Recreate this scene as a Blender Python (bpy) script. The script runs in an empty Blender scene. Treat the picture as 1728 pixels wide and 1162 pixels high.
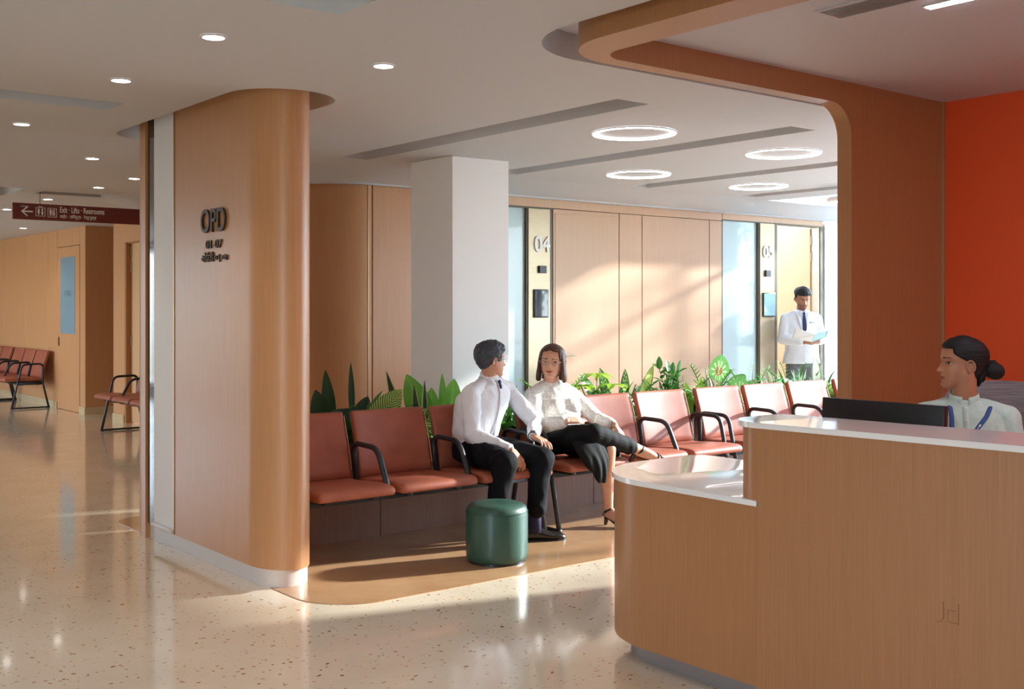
import bpy, bmesh, math, random
from mathutils import Vector, Matrix, noise
from math import sin, cos, pi, radians
V = Vector
SC = bpy.context.scene
COL = SC.collection
random.seed(7)

# ---------------------------------------------------------------- camera, sky, sun, exposure
cam_d = bpy.data.cameras.new('camera'); cam = bpy.data.objects.new('camera', cam_d); COL.objects.link(cam)
cam.location = (0, 0, 1.5)
cam.rotation_euler = (radians(90), 0, radians(51.32 - 90))
cam_d.sensor_width = 36.0
cam_d.lens = 1878 / 1728 * 36
cam_d.shift_y = -63 / 1728
cam_d.clip_end = 200
SC.camera = cam
SC.view_settings.view_transform = 'Standard'
SC.view_settings.look = 'None'
SC.view_settings.gamma = 1.0
SC.view_settings.exposure = 0.12
SC.cycles.use_denoising = True
SC.cycles.max_bounces = 10
SC.cycles.diffuse_bounces = 6
SC.cycles.glossy_bounces = 4
SC.cycles.transparent_max_bounces = 12
SC.cycles.sample_clamp_indirect = 6.0
SC.cycles.caustics_reflective = False
SC.cycles.caustics_refractive = False

w = bpy.data.worlds.new('sky'); SC.world = w; w.use_nodes = True
nt = w.node_tree; nt.nodes.clear()
tcs = nt.nodes.new('ShaderNodeTexCoord'); sxs = nt.nodes.new('ShaderNodeSeparateXYZ'); nt.links.new(tcs.outputs['Generated'], sxs.inputs[0])
mrs = nt.nodes.new('ShaderNodeMapRange'); mrs.inputs[1].default_value = -1; mrs.inputs[2].default_value = 1; nt.links.new(sxs.outputs[2], mrs.inputs[0])
sky = nt.nodes.new('ShaderNodeValToRGB'); els = sky.color_ramp.elements
while len(els) < 5: els.new(.5)
for e, (p_, c_) in zip(els, ((0, (.30, .30, .26, 1)), (.47, (.42, .44, .40, 1)), (.52, (.86, .93, 1, 1)), (.62, (.62, .78, 1, 1)), (1, (.36, .56, .95, 1)))): e.position = p_; e.color = c_
nt.links.new(mrs.outputs[0], sky.inputs[0])
bg = nt.nodes.new('ShaderNodeBackground'); bg.inputs[1].default_value = 12.5
wo = nt.nodes.new('ShaderNodeOutputWorld')
nt.links.new(sky.outputs[0], bg.inputs[0]); nt.links.new(bg.outputs[0], wo.inputs[0])

sun_d = bpy.data.lights.new('sun', 'SUN'); sun_d.energy = 15.5; sun_d.angle = radians(2.2); sun_d.color = (1.0, 0.955, 0.90)
sun = bpy.data.objects.new('sun', sun_d); COL.objects.link(sun)
sun.location = (20, -6, 9)
sun.rotation_euler = V((1, -.29, .372)).to_track_quat('Z', 'Y').to_euler()

def portal(loc, size, size_y, direction):
    """marks a window opening for the sky light; gives off nothing itself"""
    d = bpy.data.lights.new('sky_portal', 'AREA'); d.shape = 'RECTANGLE'; d.size = size; d.size_y = size_y
    d.cycles.is_portal = True
    o = bpy.data.objects.new('sky_portal', d); COL.objects.link(o); o.location = loc
    o.rotation_euler = V(direction).to_track_quat('-Z', 'Y').to_euler()
portal((9.55, 3.9, 1.45), 5.2, 2.5, (-1, 0, 0))
portal((11.75, 7.3, 2.0), 1.9, 4.1, (-1, 0, 0))
portal((-1.95, 18.0, 1.4), 7.0, 2.5, (1, 0, 0))
portal((-3.0, 1.2, 1.4), 2.4, 2.5, (1, 0, 0))  # for the added window behind the camera

# ---------------------------------------------------------------- materials
def srgb(r, g, b):
    f = lambda c: (c / 255) / 12.92 if c / 255 <= .04045 else ((c / 255 + .055) / 1.055) ** 2.4
    return (f(r), f(g), f(b), 1)
def mat(name, col, rough=.5, metal=0, coat=0, spec=.5, emit=None, es=0, trans=0, sheen=0):
    m = bpy.data.materials.new(name); m.use_nodes = True
    b = m.node_tree.nodes['Principled BSDF']
    b.inputs['Base Color'].default_value = col; b.inputs['Roughness'].default_value = rough
    b.inputs['Metallic'].default_value = metal; b.inputs['Coat Weight'].default_value = coat
    b.inputs['Specular IOR Level'].default_value = spec
    b.inputs['Sheen Weight'].default_value = sheen
    if emit: b.inputs['Emission Color'].default_value = emit; b.inputs['Emission Strength'].default_value = es
    if trans: b.inputs['Transmission Weight'].default_value = trans
    return m
def nodes(m): return m.node_tree.nodes, m.node_tree.links, m.node_tree.nodes['Principled BSDF']
def noise_col(m, stops, scale=(1, 1, 1), ns=5, detail=4, rough=.6, bump=0, bdist=.002, coord='Object', target='Base Color'):
    N, L, b = nodes(m)
    tc = N.new('ShaderNodeTexCoord'); mp = N.new('ShaderNodeMapping'); mp.inputs['Scale'].default_value = scale
    nz = N.new('ShaderNodeTexNoise'); nz.inputs['Scale'].default_value = ns; nz.inputs['Detail'].default_value = detail; nz.inputs['Roughness'].default_value = rough
    cr = N.new('ShaderNodeValToRGB')
    el = cr.color_ramp.elements
    while len(el) < len(stops): el.new(.5)
    for e, (p, c) in zip(el, stops): e.position = p; e.color = c
    L.new(tc.outputs[coord], mp.inputs[0]); L.new(mp.outputs[0], nz.inputs['Vector']); L.new(nz.outputs['Fac'], cr.inputs[0])
    L.new(cr.outputs[0], b.inputs[target])
    if bump:
        bp = N.new('ShaderNodeBump'); bp.inputs['Strength'].default_value = bump; bp.inputs['Distance'].default_value = bdist
        L.new(nz.outputs['Fac'], bp.inputs['Height']); L.new(bp.outputs[0], b.inputs['Normal'])
    return m
def wood(name, a, c, rough=.40, coat=.12):
    m = mat(name, a, rough, coat=coat); m.node_tree.nodes['Principled BSDF'].inputs['Coat Roughness'].default_value = .22
    noise_col(m, [(.3, a), (.7, c)], (230, 230, 2.6), 1.0, 5, .65, .12, .0006)
    return m
M = {}
M['wood'] = wood('oak_veneer', srgb(192, 137, 91), srgb(206, 152, 106))
M['wood_daylit'] = wood('oak_veneer_daylit', srgb(204, 164, 132), srgb(214, 176, 144))  # same oak, with the veil of daylight mixed into its colour
M['frame_bronze'] = mat('bronze_frame', srgb(92, 84, 70), .4, .4)
M['wood_desk'] = wood('oak_veneer_desk', srgb(160, 108, 67), srgb(176, 122, 79))
M['wood_dark'] = wood('oak_veneer_planter', srgb(128, 88, 72), srgb(150, 108, 90), .5, .05)
M['wood_door'] = wood('maple_door', srgb(205, 160, 112), srgb(218, 176, 130), .45, .1)
M['ceil'] = mat('white_ceiling_paint', srgb(203, 202, 204), .6)
M['white'] = mat('white_wall_paint', srgb(242, 239, 238), .55)
M['orange'] = mat('orange_wall_paint', srgb(224, 80, 30), .5)
M['kick'] = mat('pale_skirting', srgb(222, 214, 208), .35)
M['kick_metal'] = mat('brushed_steel_kick', srgb(160, 152, 150), .4, .5)
M['gap'] = mat('dark_joint', srgb(58, 38, 26), .8)
M['gold'] = mat('champagne_trim', srgb(196, 158, 112), .35, .7)
M['solid'] = mat('white_solid_surface', srgb(238, 234, 231), .16, coat=.4)
M['steel'] = noise_col(mat('champagne_brushed_metal', srgb(186, 168, 140), .36, .45), [(.3, srgb(182, 164, 136)), (.7, srgb(192, 174, 146))], (2, 2, 60), 3, 3)
M['dmetal'] = mat('dark_metal_frame', srgb(40, 40, 44), .4, .3)
M['bronze'] = mat('bronze_letters', srgb(78, 58, 42), .45, .4)
M['smoke'] = mat('bronze_smoked_glass', srgb(62, 46, 30), .08, .4, coat=.6)
M['black'] = mat('black_powder_coat', srgb(34, 35, 40), .42)
M['blackp'] = mat('black_plastic', srgb(28, 26, 30), .35)
M['letter'] = mat('white_letters', srgb(245, 243, 240), .4)
M['letter_edge'] = mat('letter_return', srgb(120, 112, 104), .4)
def leather(name, a, c, rough=.46):
    m = mat(name, a, rough, coat=.0, spec=.4)
    return noise_col(m, [(.35, a), (.65, c)], (1, 1, 1), 9, 3, .5)
M['seat'] = leather('terracotta_upholstery', srgb(156, 84, 62), srgb(166, 92, 68))
M['edge_glint'] = mat('edge_glint', srgb(206, 150, 122), .5)  # bright edge highlight given as a colour
M['stool'] = noise_col(mat('green_upholstery', srgb(62, 104, 88), .42, coat=.1), [(.3, srgb(38, 74, 62)), (.7, srgb(45, 83, 70))], (1, 1, 1), 6)
M['sign'] = mat('maroon_sign', srgb(112, 46, 40), .3, .25, coat=.3)
M['soil'] = noise_col(mat('potting_soil', srgb(50, 36, 26), .9), [(.3, srgb(34, 24, 18)), (.7, srgb(70, 50, 36))], (1, 1, 1), 60)
M['emit'] = mat('lamp_diffuser', (1, 1, 1, 1), .5, emit=(1, .95, .88, 1), es=14)
M['emit_cool'] = mat('ring_diffuser', (1, 1, 1, 1), .5, emit=(.97, .95, 1.0, 1), es=10)
M['groove'] = mat('slot_paint', srgb(190, 188, 178), .8)

# terrazzo
def terrazzo(name, base, base2, chips, rough, density, cscale):
    m = mat(name, base, rough, coat=.5); N, L, b = nodes(m)
    b.inputs['Coat Roughness'].default_value = .06
    tc = N.new('ShaderNodeTexCoord')
    nz = N.new('ShaderNodeTexNoise'); nz.inputs['Scale'].default_value = 3.0; nz.inputs['Detail'].default_value = 6
    L.new(tc.outputs['Object'], nz.inputs['Vector'])
    cr = N.new('ShaderNodeValToRGB'); cr.color_ramp.elements[0].position = .3; cr.color_ramp.elements[0].color = base
    cr.color_ramp.elements[1].position = .7; cr.color_ramp.elements[1].color = base2
    L.new(nz.outputs['Fac'], cr.inputs[0])
    last = cr.outputs[0]
    for k, (sc, th, colr) in enumerate(chips):
        wn = N.new('ShaderNodeTexNoise'); wn.inputs['Scale'].default_value = sc * .8; L.new(tc.outputs['Object'], wn.inputs['Vector'])
        ad = N.new('ShaderNodeMixRGB'); ad.blend_type = 'ADD'; ad.inputs[0].default_value = .035
        L.new(tc.outputs['Object'], ad.inputs[1]); L.new(wn.outputs['Color'], ad.inputs[2])
        mp = N.new('ShaderNodeMapping'); mp.inputs['Rotation'].default_value = (0, 0, k * 1.1); mp.inputs['Scale'].default_value = (1, 1.35, .01); L.new(ad.outputs[0], mp.inputs[0])
        vo = N.new('ShaderNodeTexVoronoi'); vo.inputs['Scale'].default_value = sc; L.new(mp.outputs[0], vo.inputs['Vector'])
        lt = N.new('ShaderNodeMath'); lt.operation = 'LESS_THAN'; lt.inputs[1].default_value = th
        L.new(vo.outputs['Distance'], lt.inputs[0])
        sp = N.new('ShaderNodeSeparateColor'); L.new(vo.outputs['Color'], sp.inputs[0])
        l2 = N.new('ShaderNodeMath'); l2.operation = 'LESS_THAN'; l2.inputs[1].default_value = density; L.new(sp.outputs[0], l2.inputs[0])
        mu = N.new('ShaderNodeMath'); mu.operation = 'MULTIPLY'; L.new(lt.outputs[0], mu.inputs[0]); L.new(l2.outputs[0], mu.inputs[1])
        hs = N.new('ShaderNodeHueSaturation'); hs.inputs['Color'].default_value = colr
        mr = N.new('ShaderNodeMapRange'); mr.inputs[3].default_value = .65; mr.inputs[4].default_value = 1.35; L.new(sp.outputs[1], mr.inputs[0]); L.new(mr.outputs[0], hs.inputs['Value'])
        mx = N.new('ShaderNodeMixRGB'); L.new(mu.outputs[0], mx.inputs[0]); L.new(last, mx.inputs[1]); L.new(hs.outputs[0], mx.inputs[2])
        last = mx.outputs[0]
    L.new(last, b.inputs['Base Color'])
    return m
M['floor'] = terrazzo('cream_terrazzo', srgb(226, 210, 186), srgb(234, 219, 197), [(26, .22, srgb(176, 126, 78)), (44, .24, srgb(190, 146, 102)), (12, .13, srgb(160, 106, 60))], .13, .20, 1)
M['inlay'] = noise_col(mat('tan_inlay', srgb(176, 138, 102), .17, coat=.3), [(.3, srgb(170, 130, 94)), (.7, srgb(186, 148, 112))], (1, 1, 1), 3, 6)
M['skirt'] = terrazzo('terrazzo_skirting', srgb(200, 176, 136), srgb(210, 188, 150), [(60, .2, srgb(140, 104, 60))], .3, .4, 1)

def glass_mat(name, tint, mixf=.12, rough=.02):
    m = bpy.data.materials.new(name); m.use_nodes = True; N = m.node_tree.nodes; L = m.node_tree.links; N.clear()
    o = N.new('ShaderNodeOutputMaterial'); t = N.new('ShaderNodeBsdfTransparent'); t.inputs[0].default_value = tint
    g = N.new('ShaderNodeBsdfGlossy'); g.inputs['Roughness'].default_value = rough
    f = N.new('ShaderNodeMixShader'); f.inputs[0].default_value = mixf
    L.new(t.outputs[0], f.inputs[1]); L.new(g.outputs[0], f.inputs[2]); L.new(f.outputs[0], o.inputs[0])
    return m
M['glass'] = glass_mat('clear_glass', (.93, .97, .98, 1), .06)
def frost(name, col, rough=.25):
    m = mat(name, col, rough, coat=.5)
    return m
M['frost'] = frost('frosted_glass', srgb(190, 212, 214))
M['frost_blue'] = frost('blue_frosted_glass', srgb(118, 160, 182))

# ---------------------------------------------------------------- helpers
def mesh_obj(name, bm, m, parent=None, smooth=False, autosmooth=None):
    me = bpy.data.meshes.new(name); bmesh.ops.recalc_face_normals(bm, faces=bm.faces[:]); bm.to_mesh(me); bm.free()
    return link_mesh(name, me, m, parent, smooth, autosmooth)
def link_mesh(name, me, m, parent=None, smooth=False, autosmooth=None):
    ms = m if isinstance(m, (list, tuple)) else [m]
    me.materials.clear()
    for x in ms: me.materials.append(M[x] if isinstance(x, str) else x)
    if smooth or autosmooth:
        me.polygons.foreach_set('use_smooth', [True] * len(me.polygons))
    if autosmooth: me.set_sharp_from_angle(angle=radians(autosmooth))
    o = bpy.data.objects.new(name, me); COL.objects.link(o)
    if parent:
        o.parent = parent; o.matrix_parent_inverse = Matrix.Translation(-V(parent.location))
    return o
def local_child(o):
    """child whose mesh is already in its parent's own frame"""
    o.matrix_parent_inverse = Matrix.Identity(4); return o
def thing(name, label, cat, loc=(0, 0, 0), rotz=0, group=None):
    o = bpy.data.objects.new(name, None); COL.objects.link(o); o.location = loc; o.rotation_euler = (0, 0, rotz)
    o.empty_display_size = .1
    return tag(o, label, cat, group)
def tag(o, label, cat, group=None):
    o['label'] = label; o['category'] = cat
    if group: o['group'] = group
    return o
def struct(o):
    o['kind'] = 'structure'; return o
def box(bm, lo, hi, bev=0, seg=2):
    lo, hi = V(lo), V(hi)
    r = bmesh.ops.create_cube(bm, size=1); vs = r['verts']
    for v in vs: v.co = V((lo[i] + (v.co[i] + .5) * (hi[i] - lo[i]) for i in range(3)))
    if bev:
        es = list({e for v in vs for e in v.link_edges})
        bmesh.ops.bevel(bm, geom=es, offset=bev, segments=seg, profile=.5, affect='EDGES')
    return vs
def boxo(name, lo, hi, m, parent=None, bev=0, seg=2):
    bm = bmesh.new(); box(bm, lo, hi, bev, seg)
    return mesh_obj(name, bm, m, parent, autosmooth=40 if bev else None)
def prism(bm, pts, z0, z1, bev=0, seg=2):
    lo = [bm.verts.new((p[0], p[1], z0)) for p in pts]; hi = [bm.verts.new((p[0], p[1], z1)) for p in pts]
    n = len(pts); fs = [bm.faces.new(lo[::-1]), bm.faces.new(hi)]
    for i in range(n): fs.append(bm.faces.new((lo[i], lo[(i + 1) % n], hi[(i + 1) % n], hi[i])))
    if bev:
        es = list(fs[0].edges) + list(fs[1].edges)
        bmesh.ops.bevel(bm, geom=es, offset=bev, segments=seg, profile=.5, affect='EDGES')
def arc(cx, cy, r, a0, a1, n=12):
    return [(cx + r * cos(radians(a0 + (a1 - a0) * i / n)), cy + r * sin(radians(a0 + (a1 - a0) * i / n))) for i in range(n + 1)]
def rrect(x0, y0, x1, y1, r, n=8):
    r = r if isinstance(r, (list, tuple)) else [r] * 4     # corners: x0y0, x1y0, x1y1, x0y1
    P = []
    for (cx, cy, rr, a) in ((x0 + r[0], y0 + r[0], r[0], 180), (x1 - r[1], y0 + r[1], r[1], 270), (x1 - r[2], y1 - r[2], r[2], 0), (x0 + r[3], y1 - r[3], r[3], 90)):
        P += arc(cx, cy, rr, a, a + 90, n) if rr > 0 else [(cx, cy)]
    return P
def holed(name, outer, holes, z0, z1, m, parent=None):
    cu = bpy.data.curves.new('c', 'CURVE'); cu.dimensions = '2D'; cu.fill_mode = 'BOTH'; cu.extrude = (z1 - z0) / 2
    for loop in [outer] + holes:
        s = cu.splines.new('POLY'); s.points.add(len(loop) - 1); s.use_cyclic_u = True
        for p, q in zip(s.points, loop): p.co = (q[0], q[1], 0, 1)
    return curve_mesh(name, cu, m, parent, Matrix.Translation((0, 0, (z0 + z1) / 2)))
def curve_mesh(name, cu, m, parent=None, mx=None):
    t = bpy.data.objects.new('t', cu); COL.objects.link(t)
    bpy.context.view_layer.update()
    me = bpy.data.meshes.new_from_object(t.evaluated_get(bpy.context.evaluated_depsgraph_get()))
    bpy.data.objects.remove(t); bpy.data.curves.remove(cu)
    if mx: me.transform(mx)
    me.name = name
    return link_mesh(name, me, m, parent)
def frame_axes(X, Y, O):
    """matrix mapping local x,y to world X,Y directions at O"""
    X, Y = V(X).normalized(), V(Y).normalized(); Z = X.cross(Y)
    return Matrix(((X.x, Y.x, Z.x, O[0]), (X.y, Y.y, Z.y, O[1]), (X.z, Y.z, Z.z, O[2]), (0, 0, 0, 1)))
def text(name, s, height, O, X, Y, m, parent=None, extrude=.004, sx=1.0, width=None, bold=0.0, align='LEFT'):
    cu = bpy.data.curves.new('t', 'FONT'); cu.body = s; cu.size = 1; cu.extrude = 0; cu.offset = bold; cu.align_x = align
    t = bpy.data.objects.new('t', cu); COL.objects.link(t); bpy.context.view_layer.update()
    cu.extrude = .5
    bpy.context.view_layer.update()
    me = bpy.data.meshes.new_from_object(t.evaluated_get(bpy.context.evaluated_depsgraph_get()))
    bpy.data.objects.remove(t); bpy.data.curves.remove(cu)
    co = [v.co for v in me.vertices]
    x0, x1 = min(c.x for c in co), max(c.x for c in co); y0, y1 = min(c.y for c in co), max(c.y for c in co)
    k = height / (y1 - y0); kx = (width / (x1 - x0)) if width else k * sx
    for v in me.vertices:
        v.co = V(((v.co.x - x0) * kx, (v.co.y - y0) * k, v.co.z * extrude * 2 + extrude))
    me.transform(frame_axes(X, Y, O)); me.name = name
    return link_mesh(name, me, m, parent)
def fillet(pts, r, n=6, closed=False):
    """round the corners of a 3D polyline"""
    pts = [V(p) for p in pts]; out = []
    N_ = len(pts)
    for i, p in enumerate(pts):
        if not closed and (i == 0 or i == N_ - 1): out.append(p); continue
        a, c = pts[i - 1], pts[(i + 1) % N_]
        d1, d2 = (a - p), (c - p); rr = min(r, d1.length * .49, d2.length * .49)
        d1.normalize(); d2.normalize()
        s, e = p + d1 * rr, p + d2 * rr
        for k in range(n + 1):
            t = k / n; out.append(s * (1 - t) ** 2 + p * 2 * t * (1 - t) + e * t * t)
    return out
def tube(bm, pts, r, seg=10, closed=False, flat=None, taper=None):
    """sweep a circle (or flattened ellipse: flat=(normal, rn, rb)) along pts"""
    pts = [V(p) for p in pts]; n = len(pts); rings = []
    up = None
    for i, p in enumerate(pts):
        a = pts[i - 1] if (i or closed) else p; c = pts[(i + 1) % n] if (i < n - 1 or closed) else p
        t = (c - a).normalized()
        if flat:
            nn = V(flat[0]).normalized(); b = t.cross(nn).normalized(); nn = b.cross(t).normalized(); ra, rb = flat[1], flat[2]
        else:
            if up is None: up = V((0, 0, 1)) if abs(t.z) < .9 else V((1, 0, 0))
            b = t.cross(up).normalized(); nn = b.cross(t).normalized(); up = nn; ra = rb = r
        k = taper(i / (n - 1)) if taper else 1
        rings.append([bm.verts.new(p + (nn * ra * cos(2 * pi * j / seg) + b * rb * sin(2 * pi * j / seg)) * k) for j in range(seg)])
    m = n if closed else n - 1
    for i in range(m):
        A, B = rings[i], rings[(i + 1) % n]
        for j in range(seg): bm.faces.new((A[j], A[(j + 1) % seg], B[(j + 1) % seg], B[j]))
    if not closed: bm.faces.new(rings[0][::-1]); bm.faces.new(rings[-1])
def lathe(bm, prof, c=(0, 0, 0), seg=40):
    rings = []
    for r, z in prof:
        rings.append([bm.verts.new((c[0] + r * cos(2 * pi * j / seg), c[1] + r * sin(2 * pi * j / seg), c[2] + z)) for j in range(seg)] if r > 1e-5 else [bm.verts.new((c[0], c[1], c[2] + z))])
    for A, B in zip(rings, rings[1:]):
        for j in range(seg):
            k = (j + 1) % seg
            if len(A) == 1 and len(B) == 1: continue
            if len(A) == 1: bm.faces.new((A[0], B[j], B[k]))
            elif len(B) == 1: bm.faces.new((A[j], A[k], B[0]))
            else: bm.faces.new((A[j], A[k], B[k], B[j]))
def copy_tree(o, parent=None):
    c = o.copy(); COL.objects.link(c)
    if parent: c.parent = parent
    for ch in list(o.children): copy_tree(ch, c)
    return c
# ---------------------------------------------------------------- the room
CZ = 2.64            # ceiling
UZ = 2.76            # top of the slots and recesses
YW = 8.15            # wall of the consulting rooms
HX = 5.06            # wall of the far hallway
struct(boxo('floor', (-3.4, -4.5, -.12), (13, 26, 0), 'floor'))
inl = arc(3.05, 5.18, .34, 180, 262, 14) + [(3.6, 4.835), (9.4, 4.83), (9.4, 7.89), (2.95, 7.89)] + arc(2.86, 7.73, .16, 90, 180, 10)
bm = bmesh.new(); prism(bm, inl, -.01, .0035)
struct(mesh_obj('trim_1', bm, 'inlay'))

opd_hole = [(2.52, 5.60)] + arc(2.82, 5.56, .30, 180, 360, 18)[1:] + arc(2.82, 7.22, .30, 0, 180, 18)
# recess round the reception portal: rounded corner, then off towards +x and towards the viewer
por_hole = [(2.99, -4.4), (7.2, -4.4), (7.2, 3.83)] + arc(3.45, 3.37, .46, 90, 180, 14)
grooves = [(4.26, 4.40, 4.51, 7.43), (5.76, 4.38, 6.01, 7.45), (7.42, 4.38, 7.67, 7.49), (8.93, 4.38, 9.17, 7.42),
           (-1.2, 6.22, 2.2, 6.50), (-1.2, 3.53, 2.19, 3.81), (1.4, 11.25, 3.03, 12.1), (3.24, 11.42, 4.9, 11.7), (1.2, 14.6, 3.5, 14.85)]
holes = [opd_hole, por_hole[::-1]] + [[(a, b), (c, b), (c, d), (a, d)] for a, b, c, d in grooves]
outer = [(-3.4, -4.5), (9.7, -4.5), (9.7, 7.45), (8.9 - 4.5, 7.45)] 
# ceiling ends at the start of the downstand (y 7.5) in front of the consulting rooms
outer = [(-3.4, -4.5), (9.75, -4.5), (9.75, 7.56), (4.75, 7.56), (4.2, 7.85), (3.9, 8.3), (3.9, 26), (-3.4, 26)]
outer = [(-3.4, -4.5), (9.57, -4.5), (9.57, 26), (-3.4, 26)]
struct(holed('ceiling', outer, holes, CZ, UZ, 'ceil'))
struct(boxo('ceiling', (-3.4, -4.5, UZ), (9.57, 26, UZ + .04), 'ceil'))
struct(boxo('ceiling', (9.57, 6.4, 4.2), (12, 11, 4.3), 'ceil'))  # high void added so low sun clears the ceiling onto the wall
struct(boxo('ceiling', (9.57, 6.4, CZ), (9.62, 7.5, 4.2), 'ceil'))
# slot lining: the slots are grey-green inside
# downstand that curves from the ceiling to the wall head, following the rounded corner at its left end
def offset_path(off):
    """wall line y=YW for x>=4.95, rounding away to +y at the left with radius .5 (+off)"""
    r = .5 + off
    return [(11.7, YW - off)] + [(4.95 + (9.6 - 4.95) * k / 6, YW - off) for k in range(6, -1, -1)] + arc(4.95, YW + .5, r, 270, 180, 14)[1:] + [(4.95 - r, 12.0)]
prof = [(.56, CZ + .02), (.56, CZ), (.50, CZ - .004), (.40, CZ - .02), (.28, CZ - .048), (.18, CZ - .072), (.10, CZ - .085), (.055, CZ - .09), (.055, CZ - .105), (.02, CZ - .105), (.02, CZ + .02)]
bm = bmesh.new(); rings = []
for o_, z_ in prof:
    rings.append([bm.verts.new((x, y, z_)) for x, y in offset_path(o_)])
for A, B in zip(rings, rings[1:] + rings[:1]):
    for j in range(len(A) - 1): bm.faces.new((A[j], A[j + 1], B[j + 1], B[j]))
struct(mesh_obj('trim_2', bm, 'ceil', autosmooth=35))

# wall of the consulting rooms: panels between joints, door bays left open
WT = CZ - .09
def wall_panel(x0, x1, z0=0.0, z1=WT, m='wood_daylit', y=YW, name='wall_back', th=.04, g=.004):
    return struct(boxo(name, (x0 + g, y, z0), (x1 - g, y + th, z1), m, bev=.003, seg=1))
struct(boxo('wall_back', (5.4, YW + .03, 0), (6.2, YW + .1, WT), 'gap'))
struct(boxo('wall_back', (7.02, YW + .03, 0), (9.5, YW + .1, WT), 'gap'))
wall_panel(4.95, 5.0, m='wood'); wall_panel(5.0, 6.1, m='wood')
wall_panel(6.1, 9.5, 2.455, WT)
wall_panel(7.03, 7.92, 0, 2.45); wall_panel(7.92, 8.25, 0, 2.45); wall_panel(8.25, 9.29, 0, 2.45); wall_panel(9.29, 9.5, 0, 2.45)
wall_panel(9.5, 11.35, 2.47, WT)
# rounded end of the block
bm = bmesh.new()
pi_, po_ = arc(4.95, YW + .5, .46, 270, 180, 16) + [(4.49, 12)], arc(4.95, YW + .5, .5, 270, 180, 16) + [(4.45, 12)]
prism(bm, po_ + pi_[::-1], 0, WT); struct(mesh_obj('wall_back', bm, 'wood', autosmooth=30))
struct(boxo('trim_3', (4.955, YW - .004, 0), (4.963, YW + .01, WT), 'gold'))
# bright end wall beside door 05 and upper wall of the added high void
struct(boxo('wall_back', (11.35, YW - .02, 0), (11.72, YW + .15, 2.5), 'white'))
struct(boxo('wall_back', (9.75, YW, WT + .02), (11.8, YW + .1, 4.2), 'white'))
# rooms behind: floor is shared, back wall and partitions
struct(boxo('wall_back', (4.5, 11.3, 0), (12, 11.4, 4.2), 'white'))
struct(boxo('wall_back', (9.7, YW + .1, 0), (9.78, 11.3, UZ), 'white'))
struct(boxo('wall_right', (11.72, YW + .1, 0), (11.8, 11.3, UZ), 'white'))

# hallway wall with joints, far left
def hall_panel(y0, y1, z0=0.0, z1=CZ, m='wood', g=.004):
    return struct(boxo('wall_right', (HX, y0 + g, z0), (HX + .05, y1 - g, z1), m, bev=.003, seg=1))
struct(boxo('wall_right', (HX + .03, 15.9, 0), (HX + .12, 26, CZ), 'gap'))
ys = [17.592, 18.797, 20.069, 21.3, 22.5, 23.7, 25]
for a, b in zip(ys, ys[1:]): hall_panel(a, b)
hall_panel(17.13, 17.592); hall_panel(15.86, 16.09); hall_panel(16.09, 17.13, 2.385)
struct(boxo('wall_right', (HX, 15.85, 0), (7.5, 15.87, CZ), 'wood'))
struct(boxo('wall_right', (5.10, 14.42, 0), (5.22, 14.83, CZ), 'wood'))
struct(boxo('wall_right', (5.10, 11.5, 2.34), (5.22, 14.42, CZ), 'wood'))
struct(boxo('wall_right', (5.10, 11.5, 0), (5.22, 13.42, 2.34), 'wood'))
struct(boxo('wall_right', (5.22, 14.81, 0), (7.5, 14.83, CZ), 'wood'))
struct(boxo('wall_right', (7.4, 14.8, 0), (7.5, 15.9, CZ), 'wood'))
struct(boxo('wall_back', (4.45, 12.0, 0), (5.2, 12.05, CZ), 'wood'))
for lo, hi in (((HX - .012, 17.13, 0), (HX, 25, .10)), ((HX - .012, 15.84, 0), (HX, 16.09, .10)), ((HX - .012, 15.838, 0), (7.4, 15.85, .10)), ((5.088, 14.42, 0), (5.10, 14.83, .10)), ((5.088, 14.83, 0), (7.4, 14.842, .10))):
    struct(boxo('baseboard_right', lo, hi, 'skirt'))
struct(boxo('wall_far', (-3.4, 25.0, 0), (5.2, 25.1, CZ), 'wood'))
# outer walls with windows
def windowed(name, x, y0, y1, openings, zt=CZ, z0=.12, z1=2.56, th=.12, m='white'):
    """wall in the plane x=const with glazed openings [(ya,yb)]"""
    edges = [y0] + [e for o in openings for e in o] + [y1]
    for a, b in zip(edges[::2], edges[1::2]):
        if b - a > .01: struct(boxo(name, (x, a, 0), (x + th, b, zt), m))
    for a, b in openings:
        struct(boxo(name, (x, a, 0), (x + th, b, z0), m)); struct(boxo(name, (x, a, z1), (x + th, b, zt), m))
wn = [0]
def window(x, ya, yb, z0, z1, bars, th=.12, rails=()):
    wn[0] += 1
    w_ = struct(boxo('window_%d' % wn[0], (x + th * .45, ya, z0), (x + th * .5, yb, z1), 'glass'))
    bm = bmesh.new()
    for y in [ya + .025] + [ya + (yb - ya) * k / bars for k in range(1, bars)] + [yb - .025]: box(bm, (x + .02, y - .025, z0), (x + .1, y + .025, z1))
    for z in [z0 + .025, z1 - .025] + list(rails): box(bm, (x + .022, ya + .01, z - .025), (x + .098, yb - .01, z + .025))
    mesh_obj('window_frame', bm, 'dmetal', w_)
windowed('wall_right', 9.43, -4.5, 6.46, [(.9, 6.3)], z0=.05, z1=2.635); window(9.43, .9, 6.3, .05, 2.64, 4, rails=(1.02,))
windowed('wall_right', 11.65, 6.4, YW + .1, [(6.5, 8.11)], zt=4.2, z0=.05, z1=4.1); window(11.65, 6.5, 8.11, .05, 4.1, 2, rails=(1.0, 1.8, 2.7, 3.4))  # glazing carried up into the added void to let the sun in
windowed('wall_left', -2.0, 14.0, 22.0, [(14.5, 21.5)]); window(-2.0, 14.5, 21.5, .12, 2.56, 6)
windowed('wall_left', -3.1, -4.5, 9.0, [(0.0, 2.4)]); window(-3.1, 0, 2.4, .12, 2.56, 2)  # unseen window added behind the camera for foreground daylight
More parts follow.
